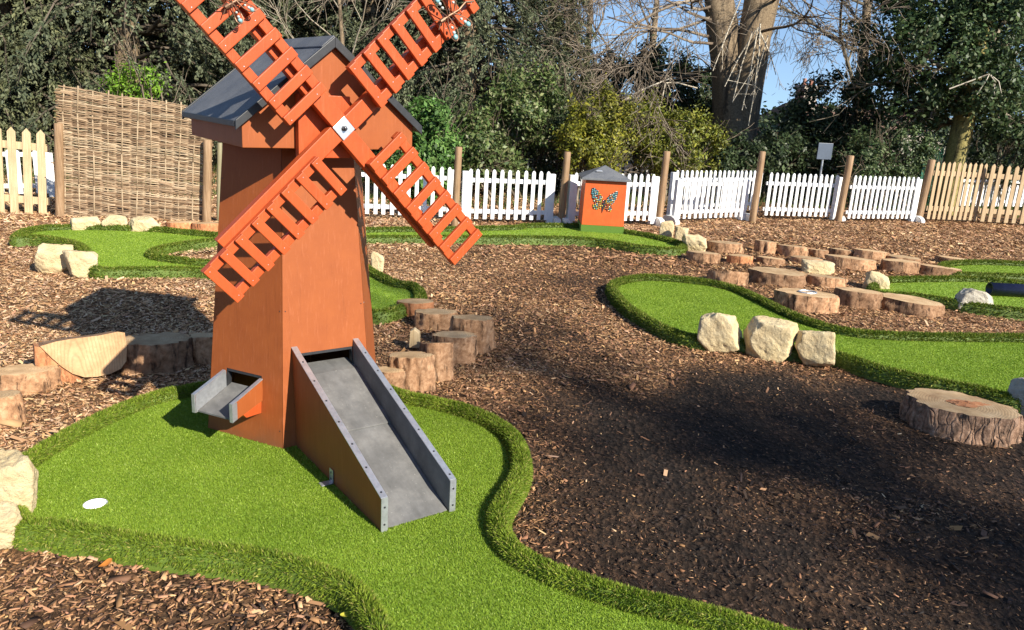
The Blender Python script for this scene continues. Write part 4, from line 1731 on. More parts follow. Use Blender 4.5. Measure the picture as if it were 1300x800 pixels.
def picket_panel(pa, pb, label, style, seed, hgt, pitch, pw, z0=.05, left_post=True, right_post=True, feet=True, cat='fence panel', group='white picket panels on feet', gz=GZ):
    """panel in its own frame: x along the fence, -y towards the viewer"""
    A, B, yaw, L = fence_frame(pa, pb)
    r = random.Random(seed)
    white = style == 'white'
    mat = {'white': M_WHITE, 'pale': M_PALEWOOD, 'aged': M_RIGHTWOOD}[style]
    root = empty('picket_panel', (A[0], A[1], gz), yaw, label=label, cat=cat, group=group)
    rails = (.15, .56) if white else (.21 * hgt, .80 * hgt)
    rh = .028 if white else .042
    n = max(2, int(round(L / pitch)))
    for rz_ in rails:
        MB().box(.0, L, -.010, .018, rz_ - rh, rz_ + rh).build('rail', mat, .003, parent=root)
    mb = MB()
    for i in range(n):
        x = (i + .5) * L / n + r.uniform(-.004, .004)
        w = pw / 2
        top = hgt + (r.uniform(-.006, .006) if not white else 0)
        ln = r.uniform(-.006, .006)
        th = .016 if not white else .020
        y0, y1 = -.0115 - th, -.0115
        if white:
            prof = [(-w, z0), (w, z0), (w, top - .035), (w * .62, top - .01), (0, top), (-w * .62, top - .01), (-w, top - .035)]
        else:
            prof = [(-w, z0), (w, z0), (w, top - w * 1.2), (0, top), (-w, top - w * 1.2)]
        mb.prism(prof, lambda a, z: (x + a + ln * z, y0, z), lambda a, z: (x + a + ln * z, y1, z))
    mb.build('pickets', mat, .002, parent=root)
    for on, x in ((left_post, .0), (right_post, L)):
        if not on:
            continue
        w = .042 if white else .045
        hh = hgt - .035 if white else hgt * .9
        MB().box(x - w, x + w, -.034, .034, .0 if white else -.05, hh).build('panel_post', mat, .006, parent=root)
        if feet and white:
            fm = MB()
            pr = [(-.17, -.03), (.17, -.03), (.17, .03), (.13, .075), (.06, .10), (-.06, .10), (-.13, .075), (-.17, .03)]
            x2 = x + (.062 if x == 0 else -.062)
            sx = -1 if x == 0 else 1
            xx = x + sx * .085
            fm.prism(pr, lambda a, z: (xx - .042, a, z), lambda a, z: (xx + .042, a, z))
            fm.build('foot', M_FOOT, .008, parent=root)
    return root


WF = 'white picket panel '
picket_panel(at(440, 275), at(574, 280), WF + 'seen through the lower right sail, left of the first round post', 'white', 1, .71, .105, .050, feet=False)
picket_panel(at(589, 282), at(697, 284), WF + 'between the first and second round posts', 'white', 2, .71, .105, .050, left_post=True)
picket_panel(at(722, 285), at(827, 284), WF + 'behind the butterfly box', 'white', 3, .71, .105, .050)
picket_panel(at(856, 282), at(941, 279), WF + 'between the third and fourth round posts', 'white', 4, .66, .105, .050)
picket_panel(at(967, 277), at(1057, 279), WF + 'between the fourth and fifth round posts', 'white', 5, .735, .105, .050, left_post=False)
picket_panel(at(1072, 281), at(1157, 281), WF + 'between the fifth round post and the brown wooden fence', 'white', 6, .75, .105, .050, left_post=False)
RG_ = 'white picket panels in the second row'
picket_panel(at(583, 240), at(704, 243), 'white picket panel of the second row, showing above the panel by the first round post', 'white', 7, .60, .105, .050, feet=False, group=RG_)
picket_panel(at(706, 243), at(842, 250), 'white picket panel of the second row, behind the grey roof of the butterfly box', 'white', 8, .60, .105, .050, feet=False, group=RG_)
picket_panel(at(850, 274), at(958, 270), 'white picket panel of the second row, seen between the third and fourth posts', 'white', 9, .71, .105, .050, feet=False, group=RG_)
picket_panel(at(1190, 264), at(1345, 266), 'low white picket panel behind the right hand brown wooden fence', 'white', 12, .50, .105, .058, feet=False, group=RG_)
picket_panel(at(-90, 252), at(67, 250), 'white picket panel behind the pale wooden fence at the left edge', 'white', 11, .62, .105, .058, feet=False, group=RG_)
WG = 'wooden picket panels'
lf = picket_panel(at(-120, 265), at(64, 270), 'pale new timber picket panel at the left edge beside the woven screen', 'pale', 21, 1.06, .155, .088, z0=.03, right_post=False, feet=False, cat='wooden fence', group=WG)
lf.rotation_euler[1] = .06
picket_panel(at(1173, 280), at(1239, 282), 'narrow brown timber picket panel in front of the mossy trunk', 'aged', 22, 1.02, .104, .06, z0=.03, left_post=False, right_post=False, feet=False, cat='wooden fence', group=WG)
picket_panel(at(1240, 283), at(1400, 292), 'wider spaced brown timber picket panel cut off by the right edge', 'aged', 23, 1.02, .142, .068, z0=.03, feet=False, left_post=False, cat='wooden fence', group=WG)


def round_post(x, yb, yt, r, label, mat, seed, group='round wooden posts along the fence', lean=0.0, cat='post'):
    g = at(x, yb)
    h = height_at(x, yb, yt) - GZ
    n, rows = 14, 8
    th = np.linspace(0, 2 * PI, n, endpoint=False)
    V = []
    for j in range(rows):
        t = j / (rows - 1)
        rr = r * (1 + .10 * (vnoise(th * 2, np.full(n, t * 5), seed) - .5)) * (1.04 - .08 * t)
        V.append(np.column_stack([rr * np.cos(th) + lean * h * t, rr * np.sin(th), np.full(n, -.05 + (h + .05) * t)]))
    V.append(np.column_stack([V[-1][:, 0] * 1, V[-1][:, 1], V[-1][:, 2]]) * np.array([.82, .82, 1]) + np.array([lean * h * .18, 0, .008]))
    V = np.array(V)
    m = len(V)
    ii = np.arange(m * n).reshape(m, n)
    F_ = np.stack([ii[:-1], np.roll(ii[:-1], -1, 1), np.roll(ii[1:], -1, 1), ii[1:]], -1).reshape(-1, 4)
    cap = [[ii[-1][0], ii[-1][k_], ii[-1][k_ + 1], ii[-1][k_ + 2]] for k_ in range(1, n - 2, 2)]
    npmesh('round_post', V.reshape(-1, 3), np.concatenate([F_, np.array(cap)]), mat, smooth=False, loc=(g[0], g[1], GZ), label=label, cat=cat, group=group)


round_post(577, 288, 187, .047, 'first round post from the windmill, with a pale sawn top', M_POST, 1, lean=.018)
round_post(712, 285, 193, .048, 'round post left of the butterfly box', M_POST, 2, lean=.02)
round_post(836, 284, 192, .052, 'round post right of the butterfly box, behind the block pile', M_POST, 3, lean=.012)
round_post(955, 281, 192, .052, 'round post below the big bare tree', M_POST, 4, lean=.012)
round_post(1064, 281, 197, .056, 'round post right of the small pale sign', M_POST, 5, lean=.03)
round_post(1165, 281, 202, .062, 'dark round post where the white panels meet the brown fence', M_POST, 6, lean=.04)
SG_ = 'posts beside the woven screen'
round_post(76, 275, 157, .05, 'rough post on the left of the woven screen', M_POST, 7, SG_, lean=.08)
round_post(262, 282, 178, .05, 'brown post on the right of the woven screen, below the roof eave', M_POST, 8, SG_, lean=.06)
round_post(278, 280, 182, .03, 'thin grey green post between the woven screen and the windmill', M_GREYPOST, 9, SG_, lean=.05)

# ------------------------------------------------------------------ woven hurdle screen
HA, HB_ = at(80, 275), at(264, 281)
A, B, yaw, L = fence_frame(HA, HB_)
HH = 1.50
hur = empty('woven_screen', (A[0], A[1], GZ), yaw, label='tall woven wicker hurdle screen standing behind the left green', cat='wicker screen')
hur.rotation_euler = (0, .075, yaw)     # the screen leans along its length
rh_ = random.Random(5)
ns = 11
sx = [L * (i + .15) / (ns - .7) for i in range(ns)]
for i, x in enumerate(sx):
    mb = MB()
    pts = [(x + rh_.uniform(-.012, .012), -.010 + rh_.uniform(-.004, .004), z) for z in (-.04, .4, .8, 1.2)] + [(x + rh_.uniform(-.01, .01), -.01, HH + rh_.uniform(-.03, .01) - .05 * i / ns)]
    for p, q in zip(pts[:-1], pts[1:]):
        mb.cyl(p, q, .010, .009, 7)
    mb.build('stake', M_STAKE, 0, True, parent=hur)
P0, P1, Ra, Rb, Cc = [], [], [], [], []
z = .015
row = 0
while z < HH - .03:
    th_ = rh_.uniform(.0038, .0082)
    ph = row % 2
    c0 = np.array(rh_.choice([(.30, .205, .125), (.37, .265, .165), (.23, .15, .09), (.42, .32, .21), (.17, .11, .065), (.33, .23, .145)]))
    e0, e1 = rh_.uniform(-.07, .0), L + rh_.uniform(-.02, .03)
    xs = np.linspace(e0, e1, 90)
    spc = sx[1] - sx[0]
    yy = np.cos((xs - sx[0]) / spc * PI + PI * ph) * .0135 + (fbm(xs * 6, np.full(90, z * 40), 3, 2) - .5) * .012
    zz = z + (fbm(xs * 3.2, np.full(90, z * 23), 8, 3) - .5) * .05 + np.interp(xs, [0, L], [0, -.05]) * (z / HH)
    pts = np.column_stack([xs, yy, zz])
    tap = np.linspace(1.15, .7, 90) if rh_.random() < .5 else np.linspace(.7, 1.15, 90)
    P0.append(pts[:-1])
    P1.append(pts[1:])
    Ra.append(th_ * tap[:-1])
    Rb.append(th_ * tap[1:])
    cv = c0 * (.85 + .4 * fbm(xs * 8, np.full(90, z * 60), 4, 2))[:, None]
    Cc.append(cv[:-1])
    z += th_ * 1.32
    row += 1
v, f, c = segs(np.concatenate(P0), np.concatenate(P1), np.concatenate(Ra), np.concatenate(Rb), np.concatenate(Cc), 5)
npmesh('weave', v, f, M_TWIG, col=c, smooth=True, parent=hur)
# loose rod ends on the left edge
P0, P1 = [], []
for i in range(40):
    z_ = rh_.uniform(.1, HH - .05)
    p = np.array([rh_.uniform(-.03, .02), rh_.uniform(-.02, .02), z_])
    P0.append(p)
    P1.append(p + np.array([rh_.uniform(-.10, -.03), rh_.uniform(-.04, .02), rh_.uniform(-.03, .06)]))
v, f, c = segs(np.array(P0), np.array(P1), np.full(40, .007), np.full(40, .004), np.tile((.32, .21, .11), (40, 1)), 5)
npmesh('loose_rods', v, f, M_TWIG, col=c, parent=hur)

# ------------------------------------------------------------------ sign, mesh fence, house
g = deep(1045, 205, 14.6)
sg = empty('sign', (g[0], g[1], GZ), .25, label='small pale blue grey square sign on a thin post behind the white fence', cat='sign')
zc = deep(1045, 192, 14.6)[2] - GZ
mb = MB().box(-.15, .15, -.012, 0, zc - .145, zc + .145)
mb.build('sign_board', M_SIGN, .006, parent=sg)
MB().cyl((0, .02, -.05), (0, .02, zc + .1), .02, .02, 10).build('sign_post', M_METAL, parent=sg)

ga, gb = deep(1173, 200, 15.0), deep(1196, 202, 15.2)
A, B, yaw, L = fence_frame(ga, gb)
top = deep(1175, 186, 15)[2] - GZ
mf = empty('mesh_fence', (A[0], A[1], GZ), yaw, label='short green steel mesh fence beside the mossy trunk', cat='mesh fence')
mb = MB()
for x in np.arange(0.03, L + .6, .05):
    mb.cyl((x, 0, .03), (x, 0, top), .005, .005, 5)
for z_ in np.arange(.1, top, .2):
    mb.cyl((0, .012, z_), (L + .6, .012, z_), .006, .006, 5)
mb.build('wire_mesh', M_GREENMETAL, parent=mf)
for x in (0, L + .6):
    MB().box(x - .03, x + .03, -.03, .03, 0, top + .04).build('fence_post', M_GREENMETAL, .004, parent=mf)

hp = deep(1012, 150, 46)
hs_ = empty('brick_house', (hp[0], hp[1], GZ), .3, label='distant brick house with tall red chimney behind the trees', cat='house')
mb = MB().box(-.7, 8, -3, 3, 0, 1.3)
mb.build('wall', M_BRICK, parent=hs_)
mb = MB().prism([(-3.4, 1.32), (3.4, 1.32), (0, 2.4)], lambda a, z: (-.9, a, z), lambda a, z: (8.3, a, z))
rf = mb.build('roof', M_ROOFTILE, parent=hs_)
ct = deep(1012, 108, 46)[2] - GZ
mb = MB()
mb.box(-.42, .42, -.9, -.1, 1.9, ct - .25)
mb.box(-.5, .5, -.98, -.02, ct - .25, ct)
mb.build('chimney', M_BRICK, parent=rf)
mb = MB()
for x in (-.22, .22):
    mb.cyl((x, -.5, ct + .001), (x, -.5, ct + .35), .11, .09, 10)
mb.build('chimney_pots', M_BRICK, parent=rf)

# ------------------------------------------------------------------ vegetation


def leaf_cloud(C, D, size, asp, col, r, jit=.6):
    """leaves at C facing roughly D"""
    n = len(C)
    nrm = unit(D + r.normal(0, jit, (n, 3)))
    t = unit(np.cross(nrm, r.normal(0, 1, (n, 3))))
    b = np.cross(nrm, t)
    s_ = (size * r.lognormal(0, .25, n))[:, None]
    return diamonds(C, t * s_ * .5, b * s_ * asp * .5, col)


def palette(n, cols, r, w=None):
    q = r.choice(len(cols), n, p=w)
    return np.array(cols)[q] * r.uniform(.75, 1.25, (n, 1))


def bush_leaves(ells, n, size, cols, seed, asp=.5, clump=.22, w=None, up=.35):
    """ells: list of (centre, radii). Leaves sit in clumps spread through the outer half of each ellipsoid"""
    r = np.random.default_rng(seed)
    vol = np.array([np.prod(e[1]) ** (2 / 3) for e in ells])
    parts = []
    for (c, rad), k in zip(ells, (vol / vol.sum() * n).astype(int)):
        c, rad = np.array(c, float), np.array(rad, float)
        nc = max(12, int(np.prod(rad) ** (2 / 3) / clump ** 2 * 5.5))
        d = unit(r.normal(0, 1, (nc, 3)))
        bump = 1 + .42 * (fbm(d[:, 0] * 2.3 + d[:, 2] * 1.7 + 9, d[:, 1] * 2.3 - d[:, 2] * 1.3, seed, 3) - .5)
        cc = c + d * rad * (r.uniform(.50, 1.0, (nc, 1)) ** .6) * bump[:, None]
        ctint = r.uniform(.72, 1.28, nc)
        pick = r.integers(0, nc, k)
        off = r.normal(0, 1, (k, 3)) * clump * .48 * r.uniform(.5, 1.2, (nc, 1))[pick]
        P = cc[pick] + off
        out = unit((P - c) / rad)
        col = palette(k, cols, r, w) * ctint[pick][:, None]
        parts.append(leaf_cloud(P, out * .8 + np.array([0, 0, up]), size, asp, col, r, .65))
    return cat_parts(parts)


def grow(start, direc, length, radius, depth, r, P, up=0., spread=.7, nchild=(3, 5), wob=.18, taper=.55, minr=.004, seglen=None, shrink=.62):
    """recursive branch; appends (p0,p1,r0,r1)"""
    n = max(3, int(length / (seglen or max(.12, length / 7))))
    p = np.array(start, float)
    d = unit(np.array(direc, float))
    pts = [p]
    for i in range(n):
        d = unit(d + r.normal(0, wob, 3) * np.array([1, 1, .8]) + np.array([0, 0, up]))
        p = p + d * length / n
        pts.append(p)
    rad = [max(minr, radius * (1 - (1 - taper) * i / n)) for i in range(n + 1)]
    for i in range(n):
        P.append((pts[i], pts[i + 1], rad[i], rad[i + 1]))
    if depth <= 0:
        return
    for q in range(r.integers(nchild[0], nchild[1] + 1)):
        t = r.uniform(.25, 1.0)
        i = min(n - 1, int(t * n))
        base = pts[i] + (pts[i + 1] - pts[i]) * (t * n - i if i < n - 1 else .5)
        dd = unit(pts[i + 1] - pts[i])
        side = unit(np.cross(dd, r.normal(0, 1, 3)))
        nd = unit(dd * math.cos(spread) + side * math.sin(spread) * r.uniform(.6, 1.3))
        grow(base, nd, length * shrink * r.uniform(.65, 1.15), rad[i] * .58, depth - 1, r, P, up, spread, nchild, wob, taper, minr, None, shrink)


def limbs_mesh(name, P, cols, parent, k=5, **kw):
    P0, P1 = np.array([p[0] for p in P]), np.array([p[1] for p in P])
    Ra, Rb = np.array([p[2] for p in P]), np.array([p[3] for p in P])
    r = np.random.default_rng(len(P))
    c = np.array(cols)[r.integers(0, len(cols), len(P))] * r.uniform(.8, 1.2, (len(P), 1))
    v, f, c = segs(P0, P1, Ra, Rb, c, k)
    return npmesh(name, v, f, M_TWIG, col=c, smooth=True, parent=parent, **kw)


def trunk_mesh(name, pts, rads, mat, parent, seed=0, n=28, flare=1.0):
    pts = np.array(pts, float)
    m = len(pts)
    th = np.linspace(0, 2 * PI, n, endpoint=False)
    V = []
    sub = 6
    Q, R_ = [], []
    for i in range(m - 1):
        for j in range(sub):
            t = j / sub
            Q.append(pts[i] * (1 - t) + pts[i + 1] * t)
            R_.append(rads[i] * (1 - t) + rads[i + 1] * t)
    Q.append(pts[-1])
    R_.append(rads[-1])
    for q, rr in zip(Q, R_):
        w = rr * (1 + .22 * (fbm(th / PI * 4, np.full(n, q[2] * 1.2), seed, 3) - .5) + .09 * np.sin(3 * th + q[2] * .6))
        V.append(np.column_stack([q[0] + w * np.cos(th), q[1] + w * np.sin(th), np.full(n, q[2])]))
    V = np.array(V)
    m = len(V)
    ii = np.arange(m * n).reshape(m, n)
    F_ = np.stack([ii[:-1], np.roll(ii[:-1], -1, 1), np.roll(ii[1:], -1, 1), ii[1:]], -1).reshape(-1, 4)
    return npmesh(name, V.reshape(-1, 3), F_, mat, smooth=True, parent=parent)


BARKC = [(.13, .10, .07), (.20, .16, .115), (.09, .07, .05)]


def bush(name, ells, n, size, cols, seed, label, cat, group=None, asp=.5, clump=.22, w=None, stems=4, up=.35):
    c0 = np.mean([e[0] for e in ells], 0)
    root = empty(name, (c0[0], c0[1], GZ), label=label, cat=cat, group=group)
    loc = np.array([c0[0], c0[1], GZ])
    ells = [(np.array(e[0]) - loc, e[1]) for e in ells]
    v, f, c = bush_leaves(ells, n, size, cols, seed, asp, clump, w, up)
    npmesh('crown', v, f, M_LEAF, col=c, parent=root)
    r = np.random.default_rng(seed + 1)
    for (c, rad) in ells:
        for q in range(stems):
            P = []
            b = np.array([c[0] + r.normal(0, rad[0] * .3), c[1] + r.normal(0, rad[1] * .3), 0])
            tip = c + unit(r.normal(0, 1, 3)) * np.array(rad) * .6
            L_ = np.linalg.norm(tip - b)
            grow(b, tip - b, L_, .025, 2, r, P, .0, .6, (3, 4), .1, .4, .005)
            limbs_mesh('stem', P, BARKC, root, 4)
    return root


def cedar(name, H, Lmax, seed, z0=.5, whorls=30, nb=10, tufts=30, cols=None, droop=.5, reach=.0):
    """wide conifer with layered drooping sprays; returns trunk segs and needles, local frame"""
    r = np.random.default_rng(seed)
    cols = np.array(cols or [(.04, .055, .028), (.07, .088, .046), (.115, .13, .072), (.175, .185, .10)])
    P, Cn, Dn, Kn, Tn = [], [], [], [], []
    for i in range(whorls):
        z = z0 + (H - z0 - .3) * (i / whorls) ** 1.05
        L0 = Lmax * (1 - .78 * ((z - z0) / (H - z0)) ** 1.3)
        for j in range(nb):
            a = r.uniform(0, 2 * PI)
            L_ = L0 * r.uniform(.65, 1.15)
            d = np.array([math.cos(a), math.sin(a)])
            rise = r.uniform(.05, .4)
            m = 9
            t = np.linspace(0, 1, m)
            zz = z + L_ * (rise * t - (rise + droop * r.uniform(.5, 1.2)) * t ** 2.2)
            rr = L_ * (t - .10 * t ** 3)
            pts = np.column_stack([d[0] * rr, d[1] * rr, zz])
            pts[1:] += r.normal(0, .04, (m - 1, 3))
            for q in range(m - 1):
                P.append((pts[q], pts[q + 1], max(.006, .05 * L_ / Lmax * (1 - t[q])), max(.004, .05 * L_ / Lmax * (1 - t[q + 1]))))
            tint = r.uniform(.75, 1.2)
            nsp = int(10 + 9 * L_ / Lmax)
            for s_ in range(nsp):
                u = r.uniform(.28, 1.0)
                q = min(m - 2, int(u * (m - 1)))
                b = pts[q] + (pts[q + 1] - pts[q]) * (u * (m - 1) - q)
                dirb = unit(pts[q + 1] - pts[q])
                side = np.array([-d[1], d[0], 0]) * (1 if s_ % 2 else -1)
                sd = unit(dirb * .75 + side * r.uniform(.3, 1.0) + np.array([0, 0, r.normal(-.05, .15)]))
                ls = r.uniform(.30, .62) * (1.1 - .45 * u)
                tt = np.sort(r.uniform(.05, 1, tufts))
                c_ = b + sd * (ls * tt)[:, None] + np.array([0, 0, -1.]) * (ls * .34 * tt ** 2)[:, None] + r.normal(0, .022, (tufts, 3))
                dd = unit(sd + np.array([0, 0, -.9]) * tt[:, None] * .5 + r.normal(0, .5, (tufts, 3)))
                Cn.append(c_)
                Dn.append(dd)
                Kn.append(np.full(tufts, tint))
                Tn.append(tt)
    C, D, K, T = np.concatenate(Cn), np.concatenate(Dn), np.concatenate(Kn), np.concatenate(Tn)
    n = len(C)
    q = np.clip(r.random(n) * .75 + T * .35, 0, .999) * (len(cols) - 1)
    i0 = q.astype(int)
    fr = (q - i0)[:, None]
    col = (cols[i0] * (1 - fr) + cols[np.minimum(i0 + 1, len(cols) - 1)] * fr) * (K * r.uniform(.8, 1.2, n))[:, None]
    nrm = unit(np.cross(D, r.normal(0, 1, (n, 3))) + np.array([0, 0, .5]))
    side = unit(np.cross(D, nrm))
    ln = r.uniform(.045, .095, n)[:, None]
    v, f, c = diamonds(C, D * ln * .5, side * ln * r.uniform(.15, .26, (n, 1)), col)
    root = empty(name, (0, 0, GZ))
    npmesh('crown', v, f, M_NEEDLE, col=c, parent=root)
    npmesh_p = limbs_mesh('branches', P, [(.06, .05, .035), (.10, .08, .06)], root, 4)
    trunk_mesh('trunk', [(0, 0, -.1), (0, 0, H * .5), (.05, 0, H)], [.24, .16, .03], M_TRUNK, root, seed, 16)
    return root


def copy_tree(o, loc, rz, sc, label, cat, group):
    c = o.copy()
    COL.objects.link(c)
    for ch in o.children:
        d = ch.copy()
        COL.objects.link(d)
        d.parent = c
    c.location, c.rotation_euler, c.scale = loc, (0, 0, rz), (sc, sc, sc)
    c['label'], c['category'], c['group'] = label, cat, group
    return c


CG = 'blue grey cedars behind the fence'
ce1 = cedar('cedar_tree', 8.5, 3.1, 900, z0=.6)
ce2 = cedar('cedar_tree', 7.5, 2.7, 901, z0=.5, cols=[(.045, .056, .026), (.078, .092, .042), (.125, .136, .066), (.185, .185, .088)])
spots = [  # px x, Y, which, rz, scale, label
    (20, 14.5, 1, .3, 1.0, 'grey green cedar behind the pale wooden fence at the left edge'),
    (170, 15.2, 0, 1.9, 1.08, 'large cedar with layered sprays behind the woven screen'),
    (330, 17.5, 1, 3.1, 1.0, 'cedar behind the windmill roof'),
    (470, 17.0, 0, 4.4, .95, 'cedar behind the upper right sail'),
    (590, 16.0, 0, 5.3, .88, 'drooping cedar right of the windmill, above the laurel'),
    (95, 19.5, 0, 2.2, 1.05, 'cedar standing behind the two cedars left of the woven screen'),
    (255, 19.0, 1, 4.0, 1.1, 'cedar in the gap left of the windmill roof, behind the layered one'),
    (400, 21.0, 0, 5.6, 1.1, 'cedar farthest behind the windmill hub'),
    (535, 20.5, 1, 1.2, 1.0, 'cedar standing behind the drooping one right of the windmill'),
    (-70, 16.0, 0, .8, 1.0, 'cedar mostly cut off by the left edge'),
    (690, 19.5, 1, .9, .72, 'thinner dark cedar against the sky, left of the bare tree'),
]
done = set()
for x, Yd, wh_, rz_, s_, lb in spots:
    o = (ce1, ce2)[wh_]
    p = deep(x, 200, Yd)
    if wh_ not in done:
        done.add(wh_)
        o.location, o.rotation_euler, o.scale = (p[0], p[1], GZ), (0, 0, rz_), (s_, s_, s_)
        o['label'], o['category'], o['group'] = lb, 'cedar tree', CG
    else:
        copy_tree(o, (p[0], p[1], GZ), rz_, s_, lb, 'cedar tree', CG)


def E3(x, y, Yd, rx, ry, rz_):
    """ellipsoid centred where pixel x,y lies at depth Yd; radii in metres"""
    return (deep(x, y, Yd), (rx, ry, rz_))


SH = 'shrubs behind the white fence'
LAUREL = [(.055, .12, .025), (.08, .17, .035), (.11, .21, .05), (.14, .23, .06)]
MIDG = [(.05, .085, .022), (.085, .125, .035), (.12, .16, .05), (.16, .17, .07)]
YELG = [(.11, .125, .014), (.19, .195, .02), (.27, .25, .03), (.13, .125, .025)]
DARKG = [(.018, .032, .012), (.03, .05, .018), (.05, .075, .028), (.07, .09, .04)]
HOLLY = [(.03, .055, .018), (.05, .085, .028), (.085, .12, .045), (.13, .155, .07)]
bush('laurel_bush', [E3(533, 215, 12.6, .55, .5, .75), E3(548, 165, 12.8, .42, .4, .55)], 9000, .085, LAUREL, 21, 'bright glossy laurel bush right of the windmill, behind the first post', 'shrub', SH, .45)
bush('evergreen_shrub', [E3(640, 170, 13.6, .75, .6, .85), E3(610, 195, 13.2, .5, .5, .5), E3(668, 120, 14.2, .6, .5, .5)], 14000, .07, MIDG, 22, 'olive green rounded shrub left of the yellow green one', 'shrub', SH, .5)
bush('dark_shrub', [E3(585, 180, 14.5, .6, .5, .9), E3(700, 180, 14.6, .6, .5, .8)], 9000, .07, DARKG, 23, 'dark shaded shrub showing either side of the olive green one', 'shrub', SH)
bush('golden_shrub', [E3(762, 165, 13.8, .62, .55, .75), E3(745, 190, 13.4, .5, .4, .45)], 15000, .06, YELG, 24, 'yellow green leafy shrub behind the butterfly box', 'shrub', SH, .42, .18)
bush('golden_shrub', [E3(862, 185, 14.6, .85, .6, .62), E3(820, 165, 15.0, .6, .5, .6)], 15000, .06, [(.10, .125, .016), (.17, .19, .022), (.24, .235, .035), (.12, .125, .03)], 25, 'broader green shrub between the third and fourth posts', 'shrub', SH, .42, .18)
bush('ivy_mound', [E3(935, 205, 15.6, .75, .5, .42)], 7000, .07, DARKG, 26, 'dark ivy mound round the foot of the big bare tree', 'shrub', SH)
bush('dark_bush', [E3(1015, 190, 16.5, .85, .6, .95), E3(985, 205, 15.8, .6, .5, .45), E3(1060, 150, 17, .95, .6, .95)], 19000, .085, DARKG, 27, 'dark evergreen bush below the red chimney', 'shrub', SH, .5, .26)
bush('speckled_bush', [E3(1130, 195, 15.0, .75, .5, .6), E3(1100, 205, 14.6, .5, .4, .4)], 12000, .055, HOLLY, 28, 'grey green speckled bush left of the mossy trunk', 'shrub', SH, .5, .18)
bush('dark_bush', [E3(1265, 190, 16.5, 1.0, .6, .7), E3(1330, 160, 17, 1., .7, 1.2)], 12000, .08, DARKG, 29, 'dark bush behind the brown fence right of the mossy trunk', 'shrub', SH)
bush('laurel_bush', [E3(168, 106, 13.4, .5, .3, .24)], 1500, .06, [(.12, .24, .02), (.17, .30, .03)], 30, 'fresh green sprig of bush just above the woven screen', 'shrub', SH, .5)

bush('dark_evergreen', [E3(870, 125, 20.0, 1.0, .7, .9), E3(830, 95, 20.5, .8, .6, .6), E3(900, 160, 19.5, .9, .6, .7)], 13000, .11, DARKG, 33, 'dark evergreen tree filling the gap behind the broader green shrub', 'evergreen tree', None, .5, .3)
bush('dark_evergreen', [E3(770, 100, 20.5, .55, .5, .55), E3(745, 140, 20.0, .9, .6, .8)], 9000, .11, DARKG, 34, 'small dark evergreen crown against the sky above the golden shrub', 'evergreen tree', None, .5, .3)
# holly tree at right
base = deep(1212, 205, 15.2)
hl = empty('holly_tree', (base[0], base[1], GZ), label='large glossy evergreen tree with a mossy trunk at the right', cat='evergreen tree')
hb = np.array([base[0], base[1], GZ])
ells = []
for (x, y, Yd, a, b, c_) in [(1190, 60, 15.0, 1.0, .9, .7), (1260, 30, 15.2, 1.1, 1.0, .8), (1160, 120, 15.4, .8, .7, .5), (1250, 110, 14.8, .75, .7, .5), (1290, 150, 15, .6, .6, .4),
                             (1130, 40, 15.8, .7, .7, .6), (1215, -20, 15.4, 1.3, 1.1, .8), (1300, -30, 15.6, 1.2, 1.0, 1.0), (1120, 110, 16.2, .7, .6, .45), (1200, 140, 16.0, .8, .6, .35), (1240, 70, 16.6, 1.4, .8, 1.2)]:
    cc, rad = E3(x, y, Yd, a, b, c_)
    ells.append((cc - hb, rad))
v, f, c = bush_leaves(ells, 46000, .085, HOLLY, 61, .5, .26, [.34, .34, .22, .10])
npmesh('crown', v, f, M_LEAF, col=c, parent=hl)
trunk_mesh('trunk', [(0, 0, -.1), (0, 0, .8), (.03, 0, 1.6), (.1, .1, 3.0), (.1, .2, 5)], [.22, .19, .185, .15, .05], M_MOSSTRUNK, hl, 5)
r = np.random.default_rng(62)
P = []
for (cc, rad) in ells:
    z_ = r.uniform(1.5, 2.8)
    s_ = np.array([.05, .05, z_])
    grow(s_, cc - s_, np.linalg.norm(cc - s_) * 1.05, .07, 3, r, P, .0, .65, (3, 4), .12, .45, .006)
limbs_mesh('branches', P, [(.14, .12, .085), (.24, .20, .15), (.07, .06, .04)], hl, 5)
# pale arching dead branch
P = []
s_ = deep(1205, 113, 14.3) - hb
m_ = deep(1256, 94, 14.2) - hb
for (tx, ty) in ((1262, 122), (1272, 122), (1240, 120)):
    e_ = deep(tx, ty, 14.1) - hb
    P.append((s_ if tx == 1262 else m_ - (m_ - s_) * .2, m_, .012, .012))
    P.append((m_, (m_ + e_) / 2 + np.array([.04, 0, .06]), .011, .009))
    P.append(((m_ + e_) / 2 + np.array([.04, 0, .06]), e_, .009, .006))
limbs_mesh('dead_branch', P, [(.45, .40, .32)], hl, 6)

